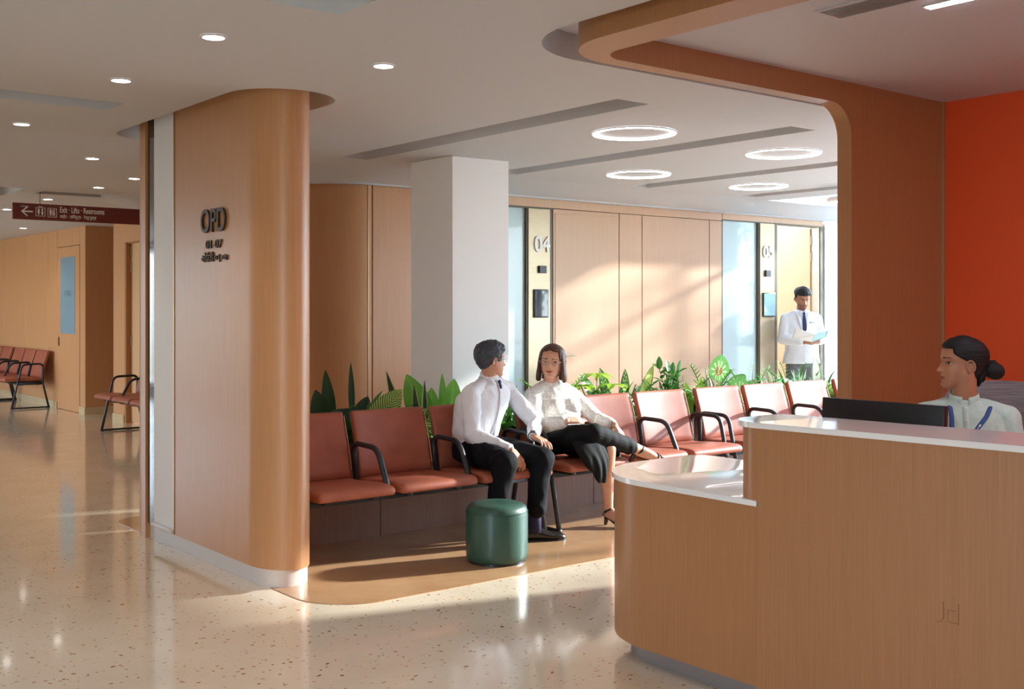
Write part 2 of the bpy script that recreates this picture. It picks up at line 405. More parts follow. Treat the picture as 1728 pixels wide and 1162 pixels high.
struct(boxo('wall_left', (-3.1, 9, 0), (-1.9, 9.1, CZ), 'wood')); struct(boxo('wall_left', (-2.0, 9.1, 0), (-1.88, 14, CZ), 'wood'))
struct(boxo('wall_left', (-2.0, 22, 0), (-1.88, 25, CZ), 'wood'))
struct(boxo('wall_front', (-3.2, -4.5, 0), (9.5, -4.4, CZ), 'white'))
struct(boxo('wall_right', (9.55, 6.36, 0), (11.75, 6.46, 4.2), 'white'))

# ---------------------------------------------------------------- the partition that carries the OPD sign
cx, cr = 2.819, .159
bm = bmesh.new()
prism(bm, [(2.66, 6.652)] + [(cx + cr * cos(radians(a)), 5.62 + .27 * sin(radians(a))) for a in range(180, 361, 6)] + [(2.978, 6.652)], .10, UZ - .002)
struct(mesh_obj('wall_middle', bm, 'wood', autosmooth=25))
bm = bmesh.new()
prism(bm, [(2.668, 6.66), (2.98, 6.66), (2.98, 7.005), (2.668, 7.005)], .10, UZ - .002)
struct(mesh_obj('wall_middle', bm, 'white'))
struct(boxo('trim_4', (2.655, 6.645, .10), (2.66, 6.655, UZ), 'gold'))
bm = bmesh.new(); prism(bm, [(2.675, 7.01), (2.98, 7.01), (2.98, 7.13), (2.675, 7.13)], .10, UZ - .002)
struct(mesh_obj('trim_5', bm, 'smoke'))
bm = bmesh.new(); prism(bm, [(2.66, 7.135), (2.978, 7.135)] + arc(cx, 7.21, cr, 0, 180, 20), 0.0, UZ - .002)
struct(mesh_obj('wall_middle', bm, 'wood', autosmooth=25))
bm = bmesh.new()
prism(bm, [(2.692, 7.225), (2.692, 5.6)] + arc(cx + .002, 5.53, .135, 180, 345, 20) + [(2.95, 5.7), (2.95, 7.225)], 0, .10)
struct(mesh_obj('baseboard_middle', bm, 'kick', autosmooth=25))
struct(boxo('baseboard_middle', (2.645, 6.66, .10), (2.98, 7.01, .128), 'kick', bev=.004))

# ---------------------------------------------------------------- white column behind the planter
struct(boxo('wall_column', (4.876, 6.81, 0), (5.42, 7.37, CZ), 'white', bev=.004, seg=1))

# ---------------------------------------------------------------- reception portal: wooden frame, post wall, orange wall, inner ceiling
pz, tz = 2.59, UZ - .001
outer_c, inner_c = arc(3.43, 3.29, .34, 180, 90, 12), arc(3.45, 3.39, .15, 180, 90, 10)
bm = bmesh.new()
prism(bm, [(3.09, -4.3)] + outer_c + [(5.02, 3.63), (5.02, 3.54)] + inner_c[::-1] + [(3.30, -4.3)], pz, tz)
struct(mesh_obj('wall_reception', bm, 'wood_desk', autosmooth=30))
# post wall with the rounded opening corner (profile in x,z, thickness along y)
prof2 = [(5.02, tz), (5.02, pz)] + [(5.0 + .18 * sin(radians(a)), 2.41 + .18 * cos(radians(a))) for a in range(6, 91, 7)] + [(5.18, 0), (6.6, 0), (6.6, tz)]
bm = bmesh.new()
A = [bm.verts.new((x, 3.54, z)) for x, z in prof2]; B = [bm.verts.new((x, 3.63, z)) for x, z in prof2]
bm.faces.new(A); bm.faces.new(B[::-1])
for i in range(len(A)): j = (i + 1) % len(A); bm.faces.new((A[i], B[i], B[j], A[j]))
struct(mesh_obj('wall_reception', bm, 'wood_desk', autosmooth=30))
struct(boxo('wall_orange', (6.10, -4.3, 0), (6.2, 3.537, 2.72), 'orange'))
struct(boxo('trim_6', (6.085, 3.528, 0), (6.10, 3.54, 2.708), 'gold'))
bm = bmesh.new()
prism(bm, [(3.30, -4.3)] + [(3.30, 3.3)] + inner_c + [(6.10, 3.54), (6.10, -4.3)], 2.709, 2.735)
struct(mesh_obj('ceiling', bm, 'ceil'))

# ---------------------------------------------------------------- doors
DY = YW
def digits(parent, s, x0, z0, x1, z1, y):
    text('letters', s, z1 - z0, (x0, y, z0), (1, 0, 0), (0, 0, 1), 'letter', parent, extrude=.006, width=x1 - x0, bold=.022)
def bay(name_n, x_gl0, x_gl1, x_p0, x_p1, zt):
    """frosted side light, metal number panel and its dark frames"""
    wn[0] += 1
    g = struct(boxo('window_%d' % wn[0], (x_gl0, DY + .03, 0), (x_gl1, DY + .045, zt), 'frost'))
    bm = bmesh.new(); box(bm, (x_gl1, DY + .0, 0), (x_p0, DY + .06, zt)); box(bm, (x_gl0 - .02, DY, 0), (x_gl0, DY + .06, zt)); box(bm, (x_gl0, DY + .001, zt), (x_p1, DY + .06, zt + .02))
    mesh_obj('window_frame', bm, 'frame_bronze', g)
    p = boxo('metal_panel', (x_p0, DY - .012, 0), (x_p1, DY + .05, zt), 'steel', bev=.003, seg=1)
    return struct(p)
p4 = bay(4, 6.2, 6.70, 6.715, 6.985, 2.44); struct(boxo('trim_7', (6.985, DY, 0), (7.02, DY + .05, 2.45), 'frame_bronze'))
t = thing('room_number', 'white raised number 04 on the metal panel beside the seated couple', 'sign', (6.78, DY - .013, 2.02))
digits(t, '04', 6.785, 2.025, 6.975, 2.18, DY - .013)
bm = bmesh.new(); box(bm, (6.835, DY - .035, 1.825), (6.925, DY - .013, 1.895), .004)
tag(mesh_obj('wall_light', bm, 'blackp'), 'small black cube light above the dark glossy display', 'wall light')
def reader(x0, x1, z0, z1, label, scr='gloss_screen'):
    t = thing('wall_display', label, 'display', (x0, DY - .013, z0))
    boxo('housing', (x0, DY - .027, z0), (x1, DY - .013, z1), 'blackp', t, bev=.004)
    boxo('screen', (x0 + .012, DY - .0295, z0 + .012), (x1 - .012, DY - .027, z1 - .012), scr, t)
M['screen_reflection'] = mat('screen_reflection', srgb(150, 190, 206), .08, coat=1)  # pale blue reflection painted as the screen's own colour
M['gloss_screen'] = mat('glossy_screen', srgb(60, 62, 70), .05, coat=1)
reader(6.775, 6.955, 1.40, 1.67, 'dark glossy display panel below the number 04')
p5 = bay(5, 9.51, 10.12, 10.14, 10.405, 2.46)
t = thing('room_number', 'white raised number 05 on the pale metal panel beside the open door', 'sign', (10.2, DY - .013, 2.06))
digits(t, '05', 10.185, 2.065, 10.365, 2.205, DY - .013)
bm = bmesh.new(); box(bm, (10.22, DY - .035, 1.85), (10.31, DY - .013, 1.925), .004)
tag(mesh_obj('wall_light', bm, 'blackp'), 'small dark cube light on the pale metal panel next to the doctor', 'wall light')
reader(10.18, 10.40, 1.39, 1.665, 'pale reflecting display panel below the number 05', 'screen_reflection')
# door 05: frame, leaf swung inwards on its right-hand hinges
fr = struct(boxo('door_2', (10.41, DY - .01, 0), (10.45, DY + .1, 2.47), 'frame_bronze'))
bm = bmesh.new(); box(bm, (11.27, DY - .01, 0), (11.35, DY + .1, 2.47)); box(bm, (10.45, DY - .01, 2.455), (11.27, DY + .1, 2.47)); mesh_obj('door_frame', bm, 'frame_bronze', fr)
bm = bmesh.new(); box(bm, (11.235, DY + .0, 0), (11.27, DY + .1, 2.455)); box(bm, (10.45, DY, 0), (10.465, DY + .1, 2.455)); mesh_obj('jamb_lining', bm, 'steel', fr)
bm = bmesh.new(); box(bm, (-.80, -.022, .008), (0, .022, 2.45), .002, 1)
leaf = mesh_obj('door_leaf', bm, 'wood_door', fr); leaf.location = (11.235, DY + .10, 0); leaf.rotation_euler = (0, 0, radians(-82))
bm = bmesh.new()
for z in (.25, 2.05, 2.25): box(bm, (11.222, DY + .085, z), (11.240, DY + .105, z + .11))
mesh_obj('hinge', bm, 'steel', fr)
# flush door 04 in the panelling: a thin outline
dl = struct(boxo('door_1', (7.06, DY - .004, 0), (7.89, DY + .01, 2.405), 'wood_daylit', bev=.002, seg=1))
bm = bmesh.new(); tube(bm, [(7.15, DY - .005, 1.03), (7.15, DY - .05, 1.03)], .009); tube(bm, [(7.15, DY - .05, 1.03), (7.27, DY - .05, 1.03)], .009); mesh_obj('door_handle', bm, 'steel', dl)
# fire door in the hallway
fd = struct(boxo('door_3', (HX - .002, 16.105, .005), (HX + .04, 17.115, 2.378), 'wood', bev=.003, seg=1))
boxo('vision_panel', (HX - .006, 16.30, 1.115), (HX - .001, 16.96, 2.225), 'frost_blue', fd)
boxo('edge_pull', (HX - .012, 17.02, .93), (HX - .002, 17.05, 1.06), 'bronze', fd)
text('letters', 'FIRE', .085, (HX - .0065, 16.76, 1.66), (0, -1, 0), (0, 0, 1), mat('etched_grey', srgb(86, 118, 140), .5), fd, extrude=.0004, width=.30)
# side door near the pillar
sd = struct(boxo('door_4', (5.17, 13.42, .005), (5.205, 14.36, 2.325), 'wood_door'))
bm = bmesh.new(); box(bm, (5.10, 14.36, 0), (5.2, 14.42, 2.34)); box(bm, (5.12, 13.42, 2.325), (5.2, 14.36, 2.34)); mesh_obj('door_frame', bm, 'wood_desk', sd)
bm = bmesh.new()
for z in (.99, 1.95, 2.15): box(bm, (5.155, 14.33, z), (5.17, 14.36, z + .13))
mesh_obj('hinge', bm, 'steel', sd)
# lobby behind the camera: two plain walls that close the space
# ---------------------------------------------------------------- ceiling lamps
def downlight(x, y, z, energy, label, r=.05, color=(1, .88, .74)):
    t = thing('downlight', label, 'ceiling light', (x, y, z), 0, None)
    bm = bmesh.new(); lathe(bm, [(r * .92, -.001), (r * .92, -.006), (r * 1.12, -.006), (r * 1.14, -.001)], (x, y, z), 28); mesh_obj('rim', bm, 'ceil', t)
    bm = bmesh.new(); lathe(bm, [(0, -.004), (r * .93, -.004)], (x, y, z), 28); mesh_obj('diffuser', bm, 'emit', t)
    d = bpy.data.lights.new('downlight', 'SPOT'); d.energy = energy; d.spot_size = radians(105); d.spot_blend = .7; d.shadow_soft_size = .04; d.color = color
    o = bpy.data.objects.new('beam', d); COL.objects.link(o); o.parent = t; o.location = (0, 0, -.015)
    return t
EN = 17
DL = [(1.95, 4.45, 'downlight nearest the camera, above the OPD partition'), (1.96, 5.59, 'downlight between the large near one and the hallway slot'),
      (2.81, 4.48, 'downlight in the middle of the ceiling, right of the partition head'), (1.945, 7.31, 'downlight at the left edge beyond the ceiling slot'),
      (2.82, 8.67, 'downlight beyond the slot, left of the partition'), (3.55, 9.79, 'downlight half hidden behind the partition end'),
      (3.55, 10.73, 'downlight above the hanging maroon sign, right one'), (3.52, 12.24, 'downlight just above the hanging maroon sign'),
      (3.51, 13.80, 'downlight at the left end of the hanging maroon sign'), (4.23, 14.3, 'downlight touching the lower edge of the maroon sign'),
      (4.53, 16.94, 'farthest downlight, below the maroon sign near the panelled wall')]
for x, y, l in DL: downlight(x, y, CZ, EN, l)
# unseen lamps of the same kind, added around the camera to light the lobby floor
for i, (x, y) in enumerate(((1.95, 2.2), (.4, 4.45), (.4, 2.2), (.4, .2), (1.95, .2), (-1.2, 4.45), (-1.2, 7.3), (.4, 7.3), (1.95, 9.6), (.4, 9.6), (1.95, 12.2), (.3, 12.2), (1.2, 15.5), (3.2, 17.5), (1.2, 19.5))):
    t = downlight(x, y, CZ, EN, 'unseen round downlight added to light the lobby floor'); t['group'] = 'added lobby downlights'
def ring(x, y, label, r=.272):
    bm = bmesh.new(); lathe(bm, [(r - .026, -.001), (r - .026, -.012), (r, -.012), (r, -.001)], (x, y, CZ), 64)
    t = thing('ring_light', label, 'ceiling light', (x, y, CZ))
    mesh_obj('diffuser', bm, 'emit_cool', t)
    bm = bmesh.new(); lathe(bm, [(r, -.0005), (r, -.009), (r + .006, -.009), (r + .006, -.0005)], (x, y, CZ), 64); mesh_obj('rim', bm, 'ceil', t)
ring(5.17, 5.18, 'nearest and largest glowing ring light above the seated couple')
ring(6.71, 5.17, 'glowing ring light above the far seats, next to the wooden post')
ring(6.80, 6.76, 'glowing ring light in front of the wall, below the largest ring')
ring(8.36, 6.73, 'farthest glowing ring light, towards door 05')
M['line_diffuser'] = mat('line_diffuser', (1, 1, 1, 1), emit=(.88, .86, 1, 1), es=52)
# linear lamp and air grille in the reception ceiling
t = thing('linear_light', 'thin glowing line light at the top edge above the orange wall', 'ceiling light', (4.2, 2.0, 2.709))
boxo('diffuser', (4.085, .9, 2.700), (4.125, 2.45, 2.707), 'line_diffuser', t)
boxo('rim', (4.075, .89, 2.703), (4.135, 2.46, 2.7089), 'ceil', t)
for i_, (x_, y_) in enumerate(((5.1, .6), (4.1, -1.6), (5.1, -1.6))):  # out-of-view line lamps added to brighten the reception
    t = thing('linear_light', 'unseen line light added in the reception ceiling to brighten the desk area', 'ceiling light', (x_, y_, 2.709), 0, 'added line lights brightening the reception')
    boxo('diffuser', (x_ - .02, y_ - .8, 2.700), (x_ + .02, y_ + .8, 2.707), 'line_diffuser', t)
t = thing('air_grille', 'slatted grey air grille in the reception ceiling', 'vent', (3.87, 2.5, 2.709))
boxo('backing', (3.80, 1.6, 2.7065), (3.96, 2.76, 2.7088), 'dmetal', t)
bm = bmesh.new()
for k in range(9): box(bm, (3.806 + k * .0175, 1.605, 2.700), (3.813 + k * .0175, 2.755, 2.7064))
mesh_obj('slats', bm, mat('grille_aluminium', srgb(176, 170, 168), .4, .5), t)
bm = bmesh.new()
for lo, hi in (((3.79, 1.59), (3.803, 2.77)), ((3.957, 1.59), (3.97, 2.77)), ((3.803, 1.59), (3.957, 1.603)), ((3.803, 2.757), (3.957, 2.77))): box(bm, (*lo, 2.699), (*hi, 2.7088))
mesh_obj('frame', bm, 'ceil', t)
# small round pendant near the window
t = thing('ceiling_speaker', 'small white round fitting hanging on a thin rod near the far window', 'ceiling fitting', (8.9, 6.3, 2.5))
bm = bmesh.new(); tube(bm, [(8.95, 6.25, 2.53), (8.95, 6.25, CZ)], .006); mesh_obj('rod', bm, 'dmetal', t)
bm = bmesh.new(); lathe(bm, [(0, 0), (.10, 0), (.115, .01), (.115, .03), (.09, .045), (0, .045)], (8.95, 6.25, 2.49), 32); mesh_obj('body', bm, 'white', t, autosmooth=40)
bm = bmesh.new(); lathe(bm, [(0, -.002), (.08, -.002)], (8.95, 6.25, 2.49), 24); mesh_obj('diffuser', bm, 'emit_cool', t)
# ---------------------------------------------------------------- planter
t = thing('planter', 'long brown wooden planter behind the row of terracotta seats', 'planter', (6.2, 6.5, 0))
PX0, PX1, PY0, PY1, PH = 3.0, 9.36, 6.237, 6.78, .615
seams = [PX0, 3.888, 5.79, 7.69, PX1]
for a, b in zip(seams, seams[1:]): boxo('front_panel', (a + .002, PY0, .0), (b - .002, PY0 + .02, PH), 'wood_dark', t, bev=.0015, seg=1)
bm = bmesh.new(); box(bm, (PX0, PY0 + .012, 0), (PX1, PY0 + .03, PH - .01)); box(bm, (PX0, PY1 - .02, 0), (PX1, PY1, PH)); box(bm, (PX0, PY0 + .03, 0), (PX0 + .02, PY1 - .02, PH)); box(bm, (PX1 - .02, PY0 + .03, 0), (PX1, PY1 - .02, PH))
mesh_obj('carcass', bm, 'wood_dark', t)
bm = bmesh.new(); bmesh.ops.create_grid(bm, x_segments=160, y_segments=12, size=.5)
for v in bm.verts:
    v.co = V((PX0 + .02 + (v.co.x + .5) * (PX1 - PX0 - .04), PY0 + .03 + (v.co.y + .5) * (PY1 - PY0 - .05), PH - .06 + .025 * noise.noise(V((v.co.x * 60, v.co.y * 6, 0)))))
s_ = mesh_obj('soil', bm, 'soil', t, smooth=True)

# ---------------------------------------------------------------- benches
def sweep_pad(bm, prof, x0, x1, r=.02, n=14, bow=0):
    """closed (y,z) profile swept along x, ends rounded by shrinking the profile; bow bends the middle backwards"""
    m = len(prof); cy = sum(p[0] for p in prof) / m; cz = sum(p[1] for p in prof) / m
    nor = []
    for i in range(m):
        a, c = prof[i - 1], prof[(i + 1) % m]; d = V((c[1] - a[1], -(c[0] - a[0]))).normalized(); nor.append(d)
    area2 = sum(prof[i - 1][0] * prof[i][1] - prof[i][0] * prof[i - 1][1] for i in range(m))
    if area2 < 0: nor = [-d for d in nor]
    st = [(x0 + r * (1 - cos(a)), r * (1 - sin(a))) for a in (0, .4, .8, 1.2, pi / 2)]
    st += [(x0 + r + (x1 - x0 - 2 * r) * k / n, 0) for k in range(1, n)]
    st += [(x1 - (x - x0), s) for x, s in st[:5][::-1]]
    rings = []
    for x, s in st:
        u = (x - x0) / (x1 - x0) * 2 - 1
        rings.append([bm.verts.new((x, p[0] - d[0] * s + bow * (1 - u * u), p[1] - d[1] * s)) for p, d in zip(prof, nor)])
    for A, B in zip(rings, rings[1:]):
        for j in range(m): bm.faces.new((A[j], A[(j + 1) % m], B[(j + 1) % m], B[j]))
    bm.faces.new(rings[0]); bm.faces.new(rings[-1][::-1])
SEATP = [(-.335, .425), (-.33, .446), (-.315, .460), (-.28, .467), (-.18, .468), (-.05, .460), (.08, .450), (.20, .448), (.225, .44), (.225, .42), (.21, .405), (.0, .405), (-.2, .405), (-.30, .405), (-.325, .41)]
BACKP = [(.165, .46), (.172, .50), (.19, .58), (.217, .68), (.25, .78), (.262, .825), (.270, .842), (.283, .848), (.300, .845), (.309, .83), (.303, .80), (.27, .70), (.245, .61), (.23, .52), (.225, .455), (.21, .435), (.18, .44)]
def bench(bounds, label, group, loc, rotz=0, arm_skip=()):
    t = thing('seating_bench', label, 'bench', (0, 0, 0), 0, group)
    for k, (a, b) in enumerate(zip(bounds, bounds[1:])):
        a2, b2 = a + .028, b - .022
        bm = bmesh.new(); sweep_pad(bm, SEATP, a2, b2, .022); mesh_obj('seat', bm, 'seat', t, autosmooth=50)
        bm = bmesh.new(); sweep_pad(bm, BACKP, a2 + .004, b2 - .004, .018, bow=.02)
        bk = mesh_obj('backrest', bm, 'seat', t, autosmooth=50)
        bm = bmesh.new(); pr = BACKP[1:6]
        for xx, sg in ((b2 - .006, 1),): tube(bm, [(xx + .001, p[0] - .0015, p[1]) for p in pr], .0028, 6)
        mesh_obj('edge_glint', bm, 'edge_glint', bk)  # pale tube stands in for light catching the backrest edge
    bm = bmesh.new(); box(bm, (bounds[0] + .012, -.13, .35), (bounds[-1] - .012, -.07, .392), .004); box(bm, (bounds[0] + .012, .10, .35), (bounds[-1] - .012, .16, .392), .004)
    for k, (a, b) in enumerate(zip(bounds, bounds[1:])):
        for xx in (a + .12, b - .12): box(bm, (xx - .02, -.26, .38), (xx + .02, .2, .407), .003)
    mesh_obj('beam', bm, 'black', t, autosmooth=40)
    n = len(bounds) - 1
    for k, x in enumerate(bounds):
        if k in arm_skip: continue
        if 0 < k < n:
            bm = bmesh.new()
            path = fillet([(x, .150, .40), (x, .195, .662), (x, -.09, .655), (x, -.205, .43), (x, -.205, .40)], .075, 8)
            tube(bm, path, .0, 12, flat=((1, 0, 0), .019, .016)); mesh_obj('armrest', bm, 'black', t, smooth=True)
        else:
            x2 = x + (.012 if k == 0 else -.012)
            bm = bmesh.new()
            path = fillet([(x2, .285, .016), (x2, .195, .40), (x2, .205, .662), (x2, -.09, .655), (x2, -.145, .42), (x2, -.235, .016)], .07, 8)
            tube(bm, path, .0, 12, flat=((1, 0, 0), .018, .015))
            tube(bm, [(x2, -.25, .016), (x2, .30, .016)], 0, 12, flat=((1, 0, 0), .016, .012))
            tube(bm, [(x2, -.14, .375), (x2, .2, .375)], 0, 10, flat=((1, 0, 0), .014, .022))
            mesh_obj('end_frame', bm, 'black', t, smooth=True)
            for yy in (-.225, .275):
                bm = bmesh.new(); lathe(bm, [(0, 0), (.018, 0), (.018, .012), (0, .012)], (x2, yy, 0), 12); mesh_obj('foot_pad', bm, 'blackp', t)
    t.location = loc; t.rotation_euler = (0, 0, rotz)
    return t
# the children were built in the thing's own frame
GB = 'terracotta bench rows'
bench([2.988, 3.54, 4.14, 4.745], 'terracotta bench at the left, next to the OPD partition, seated man on its last seat', GB, (0, 5.80, 0), arm_skip=(0,))
bench([4.845, 5.44, 6.035, 6.64], 'terracotta bench in the middle, seated woman on its first seat', GB, (0, 5.80, 0))
bench([6.715, 7.31, 7.905, 8.50], 'terracotta bench farther right, empty, in front of the caladiums', GB, (0, 5.80, 0))
bench([8.575, 9.17], 'last terracotta seat of the row, partly behind the wooden post', GB, (0, 5.80, 0))
GH = 'hallway benches'
bench([0, .6, 1.2, 1.8], 'terracotta hallway bench against the panelled wall, near end of the row', GH, (4.69, 19.05, 0), radians(-90))
bench([0, .6, 1.2, 1.8], 'farther terracotta hallway bench at the left picture edge', GH, (4.69, 20.95, 0), radians(-90))
bench([0, .6, 1.2, 1.8], 'terracotta hallway bench by the side door, half hidden behind the partition', GH, (4.765, 13.6, 0), radians(-90))

# ---------------------------------------------------------------- green stool
t = thing('pouf_stool', 'dark green round upholstered stool on the tan floor in front of the seated man', 'stool', (4.04, 5.19, 0))
bm = bmesh.new()
prof = [(0, .352), (.08, .351), (.13, .347), (.158, .338), (.174, .324), (.181, .305), (.183, .28), (.184, .17), (.183, .06), (.180, .03), (.172, .018), (.165, .014)]
lathe(bm, prof, (4.04, 5.19, 0), 64); mesh_obj('upholstery', bm, 'stool', t, smooth=True)
bm = bmesh.new(); lathe(bm, [(.168, .0), (.168, .016), (0, .016)], (4.04, 5.19, 0), 48); mesh_obj('base', bm, 'blackp', t)
bm = bmesh.new(); tube(bm, [(4.04 + .1835 * cos(a), 5.19 + .1835 * sin(a), .300) for a in [2 * pi * k / 64 for k in range(64)]], .0022, 6, closed=True); mesh_obj('seam', bm, 'stool', t)

# ---------------------------------------------------------------- reception desk
t = thing('reception_desk', 'wood-clad reception desk with a low rounded end and a high counter', 'desk', (3.6, 2.6, 0))
low = [(4.12, 2.655), (3.305, 2.655)][::-1]
def low_pts(o):   # offset outwards o
    return [(3.305 - o, 2.655 if o < .005 else 2.66)] + [(4.12 + o, 2.655 if o < .005 else 2.66)] + [(4.12 + o, 3.60)] + arc(4.06, 3.62 , .06 + o, 0, 90, 6)[1:] + [(3.80, 3.68 + o)] + [(3.305 - o + (.42 + o) * (1 - cos(radians(a))), 3.26 + (.42 + o) * sin(radians(a))) for a in range(90, -1, -6)]
bm = bmesh.new(); prism(bm, low_pts(0), .085, .758); mesh_obj('low_front', bm, 'wood_desk', t, autosmooth=25)
bm = bmesh.new(); prism(bm, low_pts(.012), .758, .780, .004, 2); mesh_obj('low_top', bm, 'solid', t, autosmooth=30)
fx = lambda y: 3.29 + (2.62 - y) * .0914
bm = bmesh.new(); prism(bm, [(fx(2.65), 2.65), (fx(-.8), -.8), (fx(-.8) + .33, -.8), (3.62, 2.65)], .085, 1.052)
prism(bm, [(3.29, 2.6501), (3.62, 2.6501), (3.62, 2.795)] + [(3.43 - .14 * sin(radians(a)), 2.655 + .14 * cos(radians(a))) for a in range(0, 91, 9)], .7805, 1.052)
mesh_obj('high_front', bm, 'wood_desk', t, autosmooth=25)
bm = bmesh.new()
prism(bm, [(fx(-.8) - .012, -.8), (fx(-.8) + .36, -.8), (3.645, 2.6), (3.64, 2.74)] + arc(3.57, 2.745, .07, 0, 90, 6)[1:] + [(3.43, 2.815)] + [(3.43 - .155 * sin(radians(a)), 2.66 + .155 * cos(radians(a))) for a in range(9, 91, 9)], 1.052, 1.073, .004, 2)
mesh_obj('high_top', bm, 'solid', t, autosmooth=30)
bm = bmesh.new(); prism(bm, [(3.645, -.8), (4.12, -.8), (4.12, 2.65), (3.645, 2.65)], .735, .757); mesh_obj('worktop', bm, 'solid', t)
bm = bmesh.new()
prism(bm, [(3.38, 2.0), (4.04, 2.0), (4.04, 3.58), (3.85, 3.60)] + [(3.38 + .33 * (1 - cos(radians(a))), 3.27 + .33 * sin(radians(a))) for a in range(90, -1, -6)], 0, .085)
prism(bm, [(fx(1.999) + .07, 1.999), (fx(-.8) + .08, -.8), (fx(-.8) + .3, -.8), (3.62, 1.999)], 0, .085)
mesh_obj('kick', bm, 'kick_metal', t, autosmooth=25)
boxo('joint', (3.3035, 2.648, .086), (3.31, 2.652, .757), 'gap', t)
bm = bmesh.new()
ex = lambda y: fx(y) - .0006
tube(bm, [(ex(1.945), 1.945, .545), (ex(1.945), 1.945, .49), (ex(1.955), 1.955, .478), (ex(1.97), 1.97, .476)], .0009, 5)
tube(bm, [(ex(1.905), 1.905, .52), (ex(1.93), 1.93, .52), (ex(1.93), 1.93, .482), (ex(1.895), 1.895, .482)], .0009, 5)
tube(bm, [(ex(1.895), 1.895, .545), (ex(1.895), 1.895, .478)], .0009, 5)
mesh_obj('engraved_mark', bm, mat('engraving', srgb(120, 78, 46), .5), t)

# monitor on the worktop, seen from behind
t = thing('computer_monitor', 'black computer monitor seen from behind above the high counter', 'monitor', (3.9, 2.53, .757))
mx = Matrix.Translation((3.905, 2.545, .757)) @ Matrix.Rotation(radians(-90), 4, 'Z') @ Matrix.Rotation(radians(0), 4, 'X')
def mo(name, lo, hi, m, bev=.004, tilt=-4):
    bm = bmesh.new(); box(bm, lo, hi, bev); bm.transform(mx @ Matrix.Rotation(radians(tilt), 4, 'X')); return mesh_obj(name, bm, m, t, autosmooth=40)
mo('casing', (-.275, -.012, .035), (.275, .018, .368), 'blackp')
mo('screen', (-.267, .018, .045), (.267, .0195, .36), 'gloss_screen', 0)
mo('rear_cover', (-.13, -.035, .10), (.13, -.012, .27), 'blackp', .012)
mo('stand', (-.035, -.062, .0), (.035, -.03, .22), 'blackp', .006, 0)
mo('stand_base', (-.12, -.12, .0005), (.12, .06, .014), 'blackp', .006, 0)

# office chair of the receptionist
t = thing('office_chair', 'grey mesh-backed office chair behind the receptionist', 'chair', (4.655, 2.40, 0))
AZ = radians(90 + 12)      # the way the chair faces is -x
mx = Matrix.Translation((4.655, 2.40, 0)) @ Matrix.Rotation(radians(-56), 4, 'Z')    # local -y is the front
def oc(name, fn, m, smooth=None, par=None):
    bm = bmesh.new(); fn(bm); bm.transform(mx); return mesh_obj(name, bm, m, par or t, autosmooth=smooth)
M['mesh_grey'] = noise_col(mat('grey_chair_mesh', srgb(138, 132, 134), .75), [(.35, srgb(120, 112, 116)), (.65, srgb(158, 150, 152))], (4, 4, 160), 2, 2, bump=.3, bdist=.003)
def f(bm):
    g = 16; rows = []
    for i in range(g + 1):
        z = .58 + (1.165 - .58) * i / g
        hw = .24 + .03 * sin(pi * min(1, i / g * 1.1)) - (.05 * ((i / g - .85) / .15) ** 2 if i / g > .85 else 0)
        rows.append([V((hw * (2 * j / 12 - 1), .27 + .05 * (i / g) - .07 * (2 * j / 12 - 1) ** 2 + .02 * sin(i / g * 5), z + (0 if i < g else -.012 * (2 * j / 12 - 1) ** 2))) for j in range(13)])
    for off in (0,):
        F = [[bm.verts.new(p) for p in r] for r in rows]; Bk = [[bm.verts.new(p + V((0, .02, 0))) for p in r] for r in rows]
    for i in range(g):
        for j in range(12):
            bm.faces.new((F[i][j], F[i][j + 1], F[i + 1][j + 1], F[i + 1][j])); bm.faces.new((Bk[i][j], Bk[i + 1][j], Bk[i + 1][j + 1], Bk[i][j + 1]))
    for i in range(g): bm.faces.new((F[i][0], F[i + 1][0], Bk[i + 1][0], Bk[i][0])); bm.faces.new((F[i][12], Bk[i][12], Bk[i + 1][12], F[i + 1][12]))
    for j in range(12): bm.faces.new((F[g][j], F[g][j + 1], Bk[g][j + 1], Bk[g][j])); bm.faces.new((F[0][j], Bk[0][j], Bk[0][j + 1], F[0][j + 1]))
oc('backrest', f, 'mesh_grey', 50)
oc('seat', lambda bm: prism(bm, rrect(-.25, -.25, .25, .24, .09), .43, .49, .02, 3), 'mesh_grey', 40)
oc('back_support', lambda bm: tube(bm, fillet([(0, .10, .42), (0, .33, .43), (0, .37, .95)], .06), .02), 'blackp', 40)
oc('column', lambda bm: (tube(bm, [(0, 0, .09), (0, 0, .36)], .028), tube(bm, [(0, 0, .34), (0, 0, .43)], .018)), 'black', 40)
for k in range(5):
    a = 2 * pi * k / 5 + .3
    sp_ = oc('base_spoke', lambda bm: tube(bm, [(0, 0, .11), (.29 * cos(a), .29 * sin(a), .075)], .018), 'blackp', 40)
    oc('caster', lambda bm: (tube(bm, [(.30 * cos(a) - .02 * sin(a), .30 * sin(a) + .02 * cos(a), .03), (.30 * cos(a) + .02 * sin(a), .30 * sin(a) - .02 * cos(a), .03)], .029, 14)), 'blackp', 40, sp_)

# ---------------------------------------------------------------- OPD sign letters on the partition
t = thing('partition_sign', 'dark bronze raised OPD lettering on the curved wood partition', 'sign', (2.66, 6.05, 1.9))
E1 = (0, -1, 0); E2 = (0, 0, 1)
text('letters', 'OPD', .137, (2.659, 6.222, 1.930), E1, E2, 'bronze', t, extrude=.007, width=.335, bold=.012)
text('letters', '01-07', .048, (2.659, 6.163, 1.838), E1, E2, 'bronze', t, extrude=.004, width=.222, bold=.008)
text('letters', '\u0913\u092a\u0940\u0921\u0940 \u0966\u0967-\u0966\u096d', .062, (2.659, 6.225, 1.757), E1, E2, 'bronze', t, extrude=.004, width=.355, bold=.004)
